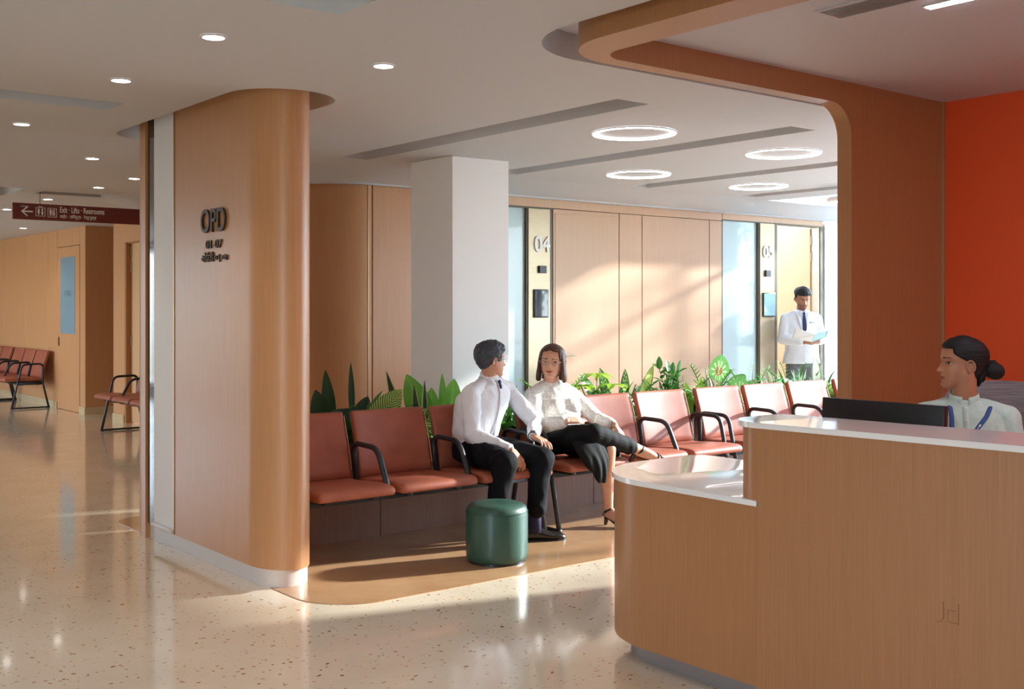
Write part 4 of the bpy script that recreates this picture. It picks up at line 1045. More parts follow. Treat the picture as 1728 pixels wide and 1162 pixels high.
    shoe_m(t, (4.505, 5.515, 0), (4.74, 5.395, 0)); shoe_m(t, (4.300, 5.590, 0), (4.235, 5.32, 0))
    # watch and ring
    bm = bmesh.new(); d_ = (LW - LE).normalized(); q = LW + d_ * .006; x_ = d_.orthogonal().normalized(); y_ = d_.cross(x_)
    tube(bm, [q + x_ * .031 * cos(a) + y_ * .031 * sin(a) for a in [2 * pi * k / 28 for k in range(28)]], 0, 8, True, flat=(d_, .010, .003)); w_ = mesh_obj('wristwatch', bm, 'watch', t, smooth=True)
    up_ = V((0, 0, 1)); up_ = (up_ - d_ * up_.dot(d_)).normalized(); bm = bmesh.new(); tube(bm, [q + up_ * .030, q + up_ * .038], .017, 24); mesh_obj('watch_case', bm, 'watch', w_)
seated_man()

# ================= seated woman
def seated_woman():
    t = thing('person', 'woman in white lace top and long black skirt seated with crossed legs, smiling', 'person', (5.15, 5.6, 0))
    HO, HR, HS = V((5.122, 5.945, 1.120)), basis((-.80, -.60, -.02), tilt=2, roll=-3, wide=1.08), 1.02
    RS, RE, RW = V((4.975, 5.985, .878)), V((4.892, 5.850, .685)), V((4.985, 5.640, .728))
    LS, LE, LW = V((5.325, 5.975, .870)), V((5.468, 5.86, .698)), V((5.462, 5.668, .668))
    b = Blob(); add_head(b, HO, HR, HS, nose=.82, lipf=1.15, chin=-.001)
    b.cap((5.14, 5.985, .90), (5.125, 5.955, 1.05), .058, .052)
    b.loft([((5.14, 5.92, .53), (.14, 0, 0), (0, .10, 0)), ((5.15, 5.94, .72), (.12, -.02, 0), (.02, .09, 0)), ((5.155, 5.975, .87), (.14, -.02, 0), (.01, .08, 0)), ((5.15, 5.98, .90), (.10, -.02, 0), (.01, .06, 0))])
    b.chain([RS, RE, RW], [.04, .036, .025]); b.chain([LS, LE, LW], [.04, .036, .025])
    hand(b, RW + V((.01, -.004, .002)), (.97, -.20, .0), (.10, -.55, .83), -1, (8, 16, 12), 4, (26, 12), .90)
    hand(b, LW + V((-.002, -.012, -.006)), (-.10, -.72, -.52), (.25, -.45, .85), -1, (16, 22, 16), 4, (35, 22), .86)
    XK, XA = V((5.085, 5.475, .655)), V((5.500, 5.468, .515))
    SK, SA = V((5.215, 5.47, .545)), V((5.288, 5.545, .105))
    b.chain([V((5.06, 5.90, .57)), XK, XK.lerp(XA, .35) + V((0, .0, -.012)), XK.lerp(XA, .7), XA], [.075, .052, .055, .044, .036])
    b.chain([V((5.23, 5.90, .55)), SK, SK.lerp(SA, .33) + V((.004, .022, 0)), SK.lerp(SA, .7) + V((0, .008, 0)), SA], [.075, .052, .054, .040, .031])
    def foot(A, tip, up, sc=1.0):
        d = N3(V(tip) - V(A)); u = V(up); u = (u - d * u.dot(d)).normalized(); s = d.cross(u)
        L_ = (V(tip) - V(A)).length
        b.loft([(V(A) - d * .030 - u * .014, s * .024, u * .030), (V(A) + d * .01 - u * .008, s * .034, u * .042), (V(A) + d * L_ * .38 - u * .006, s * .037, u * .035), (V(A) + d * L_ * .66 - u * .010, s * .043, u * .024), (V(A) + d * L_ * .80 - u * .014, s * .043, u * .016)])
        for k, (o_, l_) in enumerate(((-.028, .97), (-.012, 1.0), (.002, .97), (.016, .93), (.028, .88))):
            o_ = -o_ * 1; b.cap(V(A) + d * L_ * .76 + s * o_ - u * .013, V(A) + d * L_ * l_ + s * o_ - u * .014, .0098 if k == 0 else .0075, .0088 if k == 0 else .0065, 2, 10)
        return d, u, s, L_
    F1 = foot(XA, (5.715, 5.385, .420), (.42, -.42, .80)); F2 = foot(SA, (5.30, 5.375, .030), (0, -.35, .93))
    b.done('body', ['skin_b', 'lip_f', 'brow', 'eye_w', 'iris', 'beard'], t, .0036, 1, region=face_regions(HO, HR, HS, smile=.004), extra=eyes(HO, HR, HS, (-.35, .0), .85))
    # shoulder-length straight hair, parted
    def off(p, th):
        nz = .0015 * noise.noise(V((p.x * 120, p.y * 90, p.z * 8)))
        line = .088 - .012 * st(.0, .03, abs(p.x)) - .10 * st(.045, .068, abs(p.x))
        face = st(.020, .040, p.y) * (1 - st(line - .006, line + .010, p.z))
        return -.012 + (1 - face) * (.012 + .010 + nz + .006 * st(.05, .12, p.z) - .004 * G(p.x, .004) * st(.0, .06, p.y))
    b = Blob()
    me = bpy.data.meshes.new('h'); hb = head_grid(lambda th, z: (lambda p: p + V((p.x / .072 ** 2, (p.y + .005) / .093 ** 2, p.z / .12 ** 2)).normalized() * off(p, th))(head_pt(th, z, feats=False))); hb.to_mesh(me); hb.free()
    me.transform(Matrix.Translation(HO) @ (HR * HS).to_4x4()); b.bm.from_mesh(me); bpy.data.meshes.remove(me)
    P = lambda x, y, z: HO + (HR @ V((x, y, z))) * HS
    Rx, Ry = HR @ V((1, 0, 0)), HR @ V((0, 1, 0))
    for sd in (-1, 1):
        b.loft([(P(sd * .066, .020, .060), Rx * .014, Ry * .034), (P(sd * .076, .014, .0), Rx * .012, Ry * .040), (P(sd * .080, .008, -.06), Rx * .014, Ry * .042), (P(sd * .084, .002, -.11), Rx * .017, Ry * .040), (P(sd * .086, -.004, -.145), Rx * .016, Ry * .034), (P(sd * .084, -.006, -.160), Rx * .011, Ry * .026)])
    b.loft([(P(0, -.07, .04), Rx * .070, Ry * .032), (P(0, -.072, -.04), Rx * .078, Ry * .032), (P(0, -.066, -.10), Rx * .080, Ry * .030), (P(0, -.06, -.15), Rx * .078, Ry * .022)])
    b.done('hair', 'hair_brown', t, .004, 2, lambda c, n_: .0016 * noise.noise(V((c.x * 150, c.y * 150, c.z * 10))))
    gl = bmesh.new()
    for sd in (-1, 1):
        tube(gl, [P(sd * (.033 + .022 * cos(a)), .103 - .004 * cos(a), -.003 + .0150 * sin(a)) for a in [2 * pi * k / 24 for k in range(24)]], .0010, 6, closed=True)
        tube(gl, [P(sd * .055, .099, .002), P(sd * .074, .06, .004), P(sd * .079, .0, .002)], .0012, 6)
    tube(gl, [P(-.012, .107, .0), P(0, .111, .004), P(.012, .107, .0)], .0010, 6)
    mesh_obj('spectacles', gl, 'wire_m', t)
    er = bmesh.new()
    for sd in (-1, 1): lathe(er, [(0, -.004), (.004, 0), (0, .004)], P(sd * .082, .004, -.048), 10)
    mesh_obj('earring', er, 'gold_j', t)
    # lace top
    b = Blob(); c1, c2 = V((.98, -.17, 0)), V((.17, .98, 0))
    b.loft([((5.14, 5.905, .575), c1 * .182, c2 * .138), ((5.145, 5.91, .64), c1 * .186, c2 * .150), ((5.15, 5.93, .71), c1 * .178, c2 * .142), ((5.155, 5.945, .79), c1 * .184, c2 * .138), ((5.157, 5.965, .855), c1 * .186, c2 * .112), ((5.155, 5.978, .915), c1 * .158, c2 * .084), ((5.15, 5.98, .952), c1 * .098, c2 * .070), ((5.145, 5.975, .985), c1 * .060, c2 * .060)])
    b.cap((5.08, 5.98, .94), RS + V((.008, 0, .012)), .046, .052); b.cap((5.215, 5.97, .94), LS + V((-.008, 0, .012)), .046, .052)
    b.ell((5.085, 5.858, .800), (.075, .055, .062)); b.ell((5.215, 5.842, .800), (.075, .055, .062))
    b.chain([RS, RS.lerp(RE, .5), RE, RE.lerp(RW, .5), RE.lerp(RW, .85)], [.060, .064, .060, .052, .044]); b.chain([LS, LS.lerp(LE, .5), LE, LE.lerp(LW, .5), LE.lerp(LW, .80)], [.060, .060, .054, .047, .042])
    sh = b.done('lace_top', 'lace', t, .0055, 3, wr(.003, 16, 5))
    bm = bmesh.new()
    for zz, cy_, rx, ry in ((.868, 5.966, .180, .112), (.748, 5.938, .182, .142)):
        tube(bm, [V((5.153, cy_, zz)) + c1 * (rx + .001) * cos(a) - c2 * (ry + .004) * sin(a) + V((0, 0, -.010 * sin(a))) for a in [radians(x) for x in range(10, 171, 8)]], .0026, 6)
    mesh_obj('seam_band', bm, 'satin_w', sh, smooth=True)
    # skirt
    b = Blob()
    b.loft([((5.14, 5.91, .50), (.165, 0, 0), (0, .115, 0)), ((5.14, 5.91, .56), (.175, 0, 0), (0, .13, 0)), ((5.142, 5.91, .62), (.168, 0, 0), (0, .127, 0))])
    b.chain([V((5.06, 5.88, .565)), V((5.065, 5.66, .610)), XK + V((-.004, .008, -.002))], [.10, .090, .068]); b.chain([V((5.23, 5.88, .555)), V((5.225, 5.66, .55)), SK + V((0, .02, 0))], [.10, .09, .066])
    b.chain([XK, XK.lerp(XA, .35), XK.lerp(XA, .80)], [.070, .066, .056]); b.loft([(XK + V((.02, 0, -.02)), (.05, 0, 0), (0, .04, .03)), (XK.lerp(XA, .3) + V((0, 0, -.05)), (.06, 0, -.02), (0, .035, 0)), (XK.lerp(XA, .62) + V((0, 0, -.035)), (.05, 0, -.02), (0, .03, 0))])
    b.loft([((5.05, 5.50, .60), (.13, 0, 0), (0, .07, 0)), ((5.055, 5.45, .52), (.125, 0, 0), (0, .05, 0)), ((5.075, 5.43, .45), (.095, 0, 0), (0, .036, 0)), ((5.105, 5.43, .38), (.058, 0, 0), (0, .026, 0)), ((5.12, 5.435, .325), (.024, 0, 0), (0, .018, 0))])
    b.loft([((5.22, 5.53, .60), (.13, 0, 0), (0, .055, 0)), ((5.30, 5.56, .52), (.115, 0, 0), (0, .045, 0)), ((5.345, 5.59, .44), (.095, 0, 0), (0, .03, 0)), ((5.36, 5.60, .385), (.085, 0, 0), (0, .022, 0))])
    b.done('skirt', 'black_satin', t, .0055, 4, lambda c, n_: .0045 * sin((c.x + .25 * c.z) * 105 + 2 * noise.noise(c * 6)) * st(.60, .42, c.z) + .0035 * noise.noise(V((c.x * 22, c.y * 14, c.z * 8))))
    # sandals
    for (d, u, s, L_), A in ((F1, XA), (F2, SA)):
        so = Blob(); A = V(A)
        so.loft([(A - d * .030 - u * .042, s * .024, u * .006), (A + d * L_ * .3 - u * .040, s * .028, u * .006), (A + d * L_ * .7 - u * .033, s * .042, u * .0055), (A + d * L_ * 1.0 - u * .026, s * .030, u * .005)])
        if A.z < .3: so.cap((A.x, A.y + .03, .012), (A.x, A.y + .02, .05), .012, .018)
        else: so.cap(A - d * .015 - u * .045, A - d * .020 - u * .095, .017, .011)
        sn = so.done('sandal', 'shoe', t, .0035, 1)
        bm = bmesh.new()
        tube(bm, [A + s * .041 * cos(a) + (d * .40 + u * .60) * .052 * sin(a) + d * .006 for a in [2 * pi * k / 24 for k in range(24)]], 0, 8, True, flat=(N3(d * .8 - u * .4), .008, .003))
        for f_ in (.60, .70, .80): tube(bm, [A + d * L_ * f_ - u * .012 + s * .046 * cos(a) + u * (.036 - .07 * (f_ - .6)) * sin(a) for a in [radians(x) for x in range(-20, 201, 20)]], .0045, 6)
        mesh_obj('strap', bm, 'shoe', sn, smooth=True)
    for W_, E_, nm in ((RW, RE, 'bracelet'), (LW, LE, 'bracelet')):
        bm = bmesh.new(); d_ = (W_ - E_).normalized(); x_ = d_.orthogonal().normalized(); y_ = d_.cross(x_)
        tube(bm, [W_ - d_ * .006 + x_ * .029 * cos(a) + y_ * .029 * sin(a) for a in [2 * pi * k / 28 for k in range(28)]], .0016, 6, True); mesh_obj(nm, bm, 'gold_j', t)
seated_woman()

# ================= doctor in the doorway
def doctor():
    C = V((10.62, 7.93, 0)); F = V((-.625, -.781, 0)); S = V((.781, -.625, 0)); U = V((0, 0, 1))
    P = lambda s, f, z: C + S * s + F * f + U * z
    t = thing('person', 'man in white medical coat and navy tie reading an open folder in the doorway', 'person', (C.x, C.y, 0))
    HO, HR, HS = P(.0, .045, 1.600), basis(F + S * .10, tilt=20), 1.04
    b = Blob(); add_head(b, HO, HR, HS)
    b.cap(P(0, -.02, 1.42), P(0, .015, 1.53), .058, .052)
    b.loft([(P(0, 0, .90), S * .13, F * .09), (P(0, 0, 1.2), S * .14, F * .09), (P(0, -.01, 1.40), S * .15, F * .08)])
    RS, RE, RW = P(-.175, -.01, 1.365), P(-.222, .03, 1.135), P(-.03, .245, 1.105)
    LS, LE, LW = P(.175, -.01, 1.365), P(.218, .03, 1.135), P(.125, .245, 1.118)
    b.chain([RS, RE, RW], [.045, .04, .027]); b.chain([LS, LE, LW], [.045, .04, .027])
    hand(b, RW, S * .8 + F * .35 - U * .1, -U * .9 + F * .4, 1, (18, 26, 18), 3, (40, 20), .95)
    hand(b, LW, -S * .8 + F * .35 - U * .12, -U * .8 + F * .6, -1, (18, 26, 18), 3, (40, 20), .95)
    for sd in (-1, 1): b.chain([P(sd * .09, 0, .90), P(sd * .10, .02, .50), P(sd * .11, -.01, .09)], [.075, .05, .036])
    b.done('body', ['skin_c', 'lip_m', 'brow', 'eye_w', 'iris', 'beard'], t, .0042, 1, region=face_regions(HO, HR, HS, beard=True), extra=eyes(HO, HR, HS, (0, -.4), .55))
    def off(p, th):
        nz = .005 * noise.noise(V((p.x * 50, p.y * 50, p.z * 50)))
        line = .060 - .008 * st(.03, .07, abs(p.x)); face = st(.012, .030, p.y) * (1 - st(line - .005, line + .010, p.z))
        low = st(-.006, .014, p.z) if p.y > -.03 else st(-.09, -.06, p.z)
        return -.010 + min(1 - face, low) * ((.018 + .024 * st(.02, .09, p.z)) * (1 - .45 * st(.02, .08, p.y)) + nz)
    hair_shell('hair', 'hair_black', t, HO, HR, HS, off, 80, 70)
    b = Blob()
    b.loft([(P(0, -.0, .855), S * .215, F * .150), (P(0, 0, .95), S * .200, F * .140), (P(0, 0, 1.08), S * .182, F * .128), (P(0, 0, 1.22), S * .188, F * .128), (P(0, -.005, 1.33), S * .200, F * .115), (P(0, -.01, 1.39), S * .190, F * .100), (P(0, -.015, 1.435), S * .115, F * .080), (P(0, -.018, 1.470), S * .068, F * .065)])
    b.cap(P(-.07, -.015, 1.41), RS + U * .012, .05, .052); b.cap(P(.07, -.015, 1.41), LS + U * .012, .05, .052)
    b.chain([RS, RE, RE.lerp(RW, .5), RE.lerp(RW, .86)], [.062, .062, .054, .047]); b.chain([LS, LE, LE.lerp(LW, .5), LE.lerp(LW, .86)], [.062, .062, .054, .047])
    co = b.done('lab_coat', 'coat_white', t, .007, 3, wr(.005, 11, 2))
    # open V with shirt, lapels, tie
    bm = bmesh.new(); v_ = [bm.verts.new(p) for p in (P(-.055, .108, 1.44), P(.055, .108, 1.44), P(.03, .132, 1.33), P(0, .137, 1.24), P(-.03, .132, 1.33))]
    q_ = [bm.verts.new(v.co - F * .02) for v in v_]; bm.faces.new(v_); bm.faces.new(q_[::-1])
    for i in range(5): bm.faces.new((v_[i], q_[i], q_[(i + 1) % 5], v_[(i + 1) % 5]))
    mesh_obj('shirt_front', bm, mat('pale_blue_shirt', srgb(214, 222, 238), .7), t)
    for sd in (-1, 1):
        bm = bmesh.new(); tube(bm, [P(sd * .062, .02, 1.462), P(sd * .066, .075, 1.445), P(sd * .050, .118, 1.38), P(sd * .022, .143, 1.27), P(0, .148, 1.22)], 0, 8, flat=((F * .9 + U * .3), .005, .020)); mesh_obj('lapel', bm, 'coat_white', co, smooth=True)
        bm = bmesh.new(); tube(bm, [P(sd * .055, .04, 1.462), P(sd * .030, .095, 1.452), P(sd * .012, .118, 1.425)], 0, 8, flat=((F * .9 + U * .3), .004, .014)); mesh_obj('shirt_collar', bm, 'shirt_white', t, smooth=True)
    tb = Blob(); tb.ell(P(0, .122, 1.432), .014); tb.loft([(P(0, .125, 1.425), S * .010, F * .006), (P(0, .140, 1.34), S * .022, F * .006), (P(0, .150, 1.25), S * .024, F * .006), (P(0, .152, 1.215), S * .005, F * .004)]); tb.done('tie', 'navy', t, .003, 1)
    bm = bmesh.new(); tube(bm, [P(0, .150, 1.215), P(0, .150, 1.08), P(0, .162, .87)], 0, 6, flat=(F, .003, .005)); mesh_obj('front_edge', bm, 'coat_white', co)
    bm = bmesh.new(); q = P(.062, .140, 1.325); tube(bm, [q, q + F * .006], .007, 12)
    for k_ in (0, 1): tube(bm, [P(.074, .137, 1.328 - k_ * .008), P(.112, .128, 1.328 - k_ * .008)], 0, 6, flat=(F, .006, .0022))
    mesh_obj('chest_emblem', bm, mat('dark_emblem', srgb(70, 74, 90), .6), co)
    b = Blob()
    b.loft([(P(0, 0, .82), S * .15, F * .11), (P(0, 0, .95), S * .16, F * .11)])
    for sd in (-1, 1): b.chain([P(sd * .085, 0, .85), P(sd * .10, .02, .48), P(sd * .11, .0, .06)], [.09, .075, .06])
    b.done('trousers', 'grey_cloth', t, .007, 3, wr(.004, 10, 4))
    for sd in (-1, 1): a = P(sd * .11, -.07, 0); shoe_m(t, a, a + F * .28 + S * sd * .03)
    bm = bmesh.new(); d_ = (LW - LE).normalized(); x_ = d_.orthogonal().normalized(); y_ = d_.cross(x_); tube(bm, [LW - d_ * .002 + x_ * .031 * cos(a) + y_ * .031 * sin(a) for a in [2 * pi * k / 24 for k in range(24)]], 0, 8, True, flat=(d_, .009, .003)); mesh_obj('wristwatch', bm, 'watch', t, smooth=True)
    # the folder he holds
    f = thing('folder', 'open pale folder with a teal cover held by the man in the white coat', 'folder', tuple(P(0, .3, 1.13)))
    def sheet(name, pts, m, th=.003):
        bm = bmesh.new(); A = [bm.verts.new(P(*p)) for p in pts]; nn = (A[1].co - A[0].co).cross(A[2].co - A[0].co).normalized(); B = [bm.verts.new(a.co - nn * th) for a in A]
        bm.faces.new(A); bm.faces.new(B[::-1])
        for i in range(4): bm.faces.new((A[i], B[i], B[(i + 1) % 4], A[(i + 1) % 4]))
        return mesh_obj(name, bm, m, f)
    sheet('left_cover', [(-.195, .335, 1.150), (.035, .325, 1.105), (.045, .40, 1.19), (-.175, .40, 1.265)], mat('cream_cover', srgb(222, 224, 214), .5))
    sheet('right_cover', [(.035, .325, 1.105), (.20, .30, 1.165), (.205, .37, 1.235), (.045, .40, 1.19)], mat('teal_cover', srgb(38, 116, 132), .4))
    sheet('papers', [(-.18, .343, 1.158), (.033, .333, 1.112), (.043, .402, 1.193), (-.165, .408, 1.268)], mat('paper', srgb(240, 240, 238), .7), .004)
    sheet('papers', [(.038, .333, 1.112), (.185, .310, 1.166), (.19, .375, 1.232), (.048, .404, 1.193)], mat('blue_page', srgb(176, 214, 222), .6), .003)
doctor()

# ================= receptionist
def receptionist():
    C = V((4.452, 2.488, 0)); F = V((-.83, -.55, 0)).normalized(); S = F.cross(V((0, 0, 1)))   # S = her right-hand side
    U = V((0, 0, 1)); P = lambda s, f, z: C - S * s + F * f + U * (z + .045 * st(.5, 1.0, z))        # s>0: her left (picture right)
    t = thing('person', 'receptionist in pale mint blouse and blue lanyard, dark hair in a bun, head turned', 'person', (C.x, C.y, 0))
    HO, HR, HS = V((4.452, 2.494, 1.262)), basis((-.745, .667, .02), tilt=0, roll=0), .98
    b = Blob(); add_head(b, HO, HR, HS, nose=.92, lipf=1.2, chin=-.001)
    b.loft([(P(0, -.01, 1.02), S * .062, F * .056), (P(0, .002, 1.10), S * .050, F * .050), (P(.0, .012, 1.16), S * .048, F * .052), (P(.0, .015, 1.20), S * .046, F * .050)])
    b.loft([(P(0, 0, .53), S * .14, F * .10), (P(0, 0, .75), S * .12, F * .085), (P(0, -.01, .98), S * .14, F * .075), (P(0, -.01, 1.03), S * .09, F * .06)])
    RS, RE, RW = P(-.165, -.01, .985), P(-.205, .05, .745), P(-.10, .25, .79)
    LS, LE, LW = P(.165, -.01, .985), P(.205, .05, .745), P(.10, .25, .79)
    b.chain([RS, RE, RW], [.04, .036, .025]); b.chain([LS, LE, LW], [.04, .036, .025])
    hand(b, RW, F * .9 - U * .08, U, 1, (14, 24, 18), 4, (35, 20), .86); hand(b, LW, F * .9 - U * .08, U, -1, (14, 24, 18), 4, (35, 20), .86)
    for sd in (-1, 1): b.chain([P(sd * .085, 0, .57), P(sd * .10, .30, .52), P(sd * .10, .24, .10)], [.075, .05, .034])
    b.done('body', ['skin_d', 'lip_f', 'brow', 'eye_w', 'iris', 'beard'], t, .0030, 1, region=face_regions(HO, HR, HS), extra=eyes(HO, HR, HS, (-.38, 0), .9))
    def off(p, th):
        nz = .0016 * noise.noise(V((p.x * 30, p.y * 12, p.z * 190))) 
        yl = .062 - .085 * st(.055, -.02, p.z) + .0 * p.z               # hairline: forehead top runs back to in front of the ear
        hl = st(yl + .008, yl - .010, p.y)
        up_ = st(.062, .078, p.z); k = max(hl, up_)
        ear = (G(p.y + .004, .022) * G(p.z + .016, .030)) if abs(p.x) > .045 else 0
        low = st(-.085, -.06, p.z) if p.y < -.02 else st(-.022, .004, p.z)
        k = min(k, low, 1 - st(.45, .8, ear))
        return -.010 + k * (.019 + nz + .005 * st(.05, .11, p.z))
    hr_ = hair_shell('hair', 'hair_black', t, HO, HR, HS, off)
    Q = lambda x, y, z: HO + (HR @ V((x, y, z))) * HS
    b = Blob(); b.ell(Q(0, -.133, -.034), (.040, .042, .043), HR); b.ell(Q(0, -.118, -.010), (.028, .034, .03), HR); b.ell(Q(0, -.10, -.022), (.024, .03, .024), HR)
    b.loft([(Q(0, -.075, -.03), HR @ V((.045, 0, 0)), HR @ V((0, .02, .01))), (Q(0, -.070, -.07), HR @ V((.038, 0, 0)), HR @ V((0, .018, .008))), (Q(0, -.055, -.105), HR @ V((.022, 0, 0)), HR @ V((0, .010, .006)))])
    b.done('hair_bun', 'hair_black', hr_, .003, 1, lambda c, n_: .0022 * sin(320 * ((c - Q(0, -.142, -.03)).length) + 60 * (c.z)) )
    # blouse with band collar
    b = Blob()
    b.loft([(P(0, 0, .56), S * .165, F * .125), (P(0, 0, .68), S * .158, F * .12), (P(0, 0, .80), S * .165, F * .122), (P(0, .005, .89), S * .172, F * .125), (P(0, -.004, .97), S * .172, F * .100), (P(0, -.010, 1.015), S * .140, F * .080), (P(0, -.012, 1.045), S * .085, F * .066), (P(0, -.010, 1.062), S * .064, F * .060)])
    b.cap(P(-.07, -.012, 1.028), RS + U * .010, .040, .048); b.cap(P(.07, -.012, 1.028), LS + U * .010, .040, .048)
    b.ell(P(-.07, .085, .87), (.058, .058, .055)); b.ell(P(.07, .085, .87), (.058, .058, .055))
    b.chain([RS, RS.lerp(RE, .5), RE, RE.lerp(RW, .5), RE.lerp(RW, .88)], [.058, .056, .05, .043, .036]); b.chain([LS, LS.lerp(LE, .5), LE, LE.lerp(LW, .5), LE.lerp(LW, .88)], [.058, .056, .05, .043, .036])
    bl = b.done('blouse', 'mint', t, .005, 3, wr(.0042, 12, 8))
    # collar: open at the front
    bm = bmesh.new(); g0 = []
    for k_ in range(33):
        a = radians(12 + (348 - 12) * k_ / 32); cs, sn = cos(a), sin(a)      # a=0 is the front
        lo_, hi_ = P(-.064 * sn, -.010 + .064 * cs, 1.045 - .010 * cs), P(-.054 * sn, -.004 + .058 * cs, 1.094 - .018 * cs)
        g0.append((lo_, hi_))
    A = [[bm.verts.new(lo_.lerp(hi_, j / 4)) for j in range(5)] for lo_, hi_ in g0]
    B = [[bm.verts.new(v.co + (v.co - P(0, -.005, v.co.z)).normalized() * .0045) for v in r] for r in A]
    for i in range(32):
        for j in range(4): bm.faces.new((A[i][j], A[i + 1][j], A[i + 1][j + 1], A[i][j + 1])); bm.faces.new((B[i][j], B[i][j + 1], B[i + 1][j + 1], B[i + 1][j]))
        bm.faces.new((A[i][4], A[i + 1][4], B[i + 1][4], B[i][4])); bm.faces.new((A[i][0], B[i][0], B[i + 1][0], A[i + 1][0]))
    for i in (0, 32): bm.faces.new([A[i][j] for j in range(5)] + [B[i][j] for j in range(4, -1, -1)])
    mesh_obj('band_collar', bm, 'mint', bl, smooth=True)
    bm = bmesh.new(); tube(bm, [P(0, .060, 1.035), P(0, .085, .99), P(0, .118, .93), P(0, .132, .86)], 0, 8, flat=(F, .004, .012)); mesh_obj('button_placket', bm, 'mint', bl, smooth=True)
    for f_, z_ in ((.074, 1.022), (.094, .985), (.121, .93)):
        bm = bmesh.new(); tube(bm, [P(0, f_, z_), P(0, f_ + .006, z_ + .001)], .0045, 12); mesh_obj('button', bm, 'letter', bl)
    # lanyard
    from mathutils.bvhtree import BVHTree
    bvh = BVHTree.FromPolygons([v.co.copy() for v in bl.data.vertices], [tuple(p_.vertices) for p_ in bl.data.polygons])
    for sd in (-1, 1):
        bm = bmesh.new()
        pl_ = [(.04, -.06, 1.05), (.085, -.03, 1.058), (.098, .02, 1.035), (.080, .066, 1.0), (.052, .098, .965), (.020, .124, .925), (.0, .146, .86), (-.004, .150, .74)] if sd > 0 else [(-.04, -.06, 1.05), (-.060, -.03, 1.062), (-.060, .03, 1.035), (-.055, .074, .995), (-.056, .108, .95), (-.052, .140, .89), (-.036, .152, .83), (-.006, .150, .74)]
        pl_ = [P(*q_) for q_ in pl_]; pl_ = pl_[:2] + [a_.lerp(b_, k_ / 4) for a_, b_ in zip(pl_[2:], pl_[3:]) for k_ in range(4)] + [pl_[-1]]
        for i_ in range(2, len(pl_)):
            h_ = bvh.ray_cast(pl_[i_] + F * .3, -F)
            if h_[0]: pl_[i_] = h_[0] + F * .0045
        tube(bm, pl_, 0, 8, flat=((F * .8 + U * .5), .0016, .0092))
        ly = mesh_obj('lanyard', bm, 'lanyard', t, smooth=True)
        c = pl_[10] + F * .001; w2 = (pl_[11] - pl_[9]).normalized()
        bm = bmesh.new(); tube(bm, [c - w2 * .006 + F * .004, c + w2 * .006 + F * .004], 0, 6, flat=((F * .8 + U * .5), .0012, .0035)); tube(bm, [c + w2 * .010 + F * .004, c + w2 * .018 + F * .004], 0, 6, flat=((F * .8 + U * .5), .0012, .0022)); mesh_obj('lanyard_print', bm, 'letter', ly)
    b = Blob(); b.loft([(P(0, 0, .50), S * .15, F * .11), (P(0, 0, .60), S * .155, F * .115)])
    for sd in (-1, 1): b.chain([P(sd * .085, .02, .575), P(sd * .10, .30, .555), P(sd * .10, .24, .12)], [.088, .07, .052])
    b.done('trousers', 'dark_cloth', t, .007, 2)
    for sd in (-1, 1): a = P(sd * .10, .20, 0); shoe_m(t, a, a + F * .25, L=.25)
receptionist()
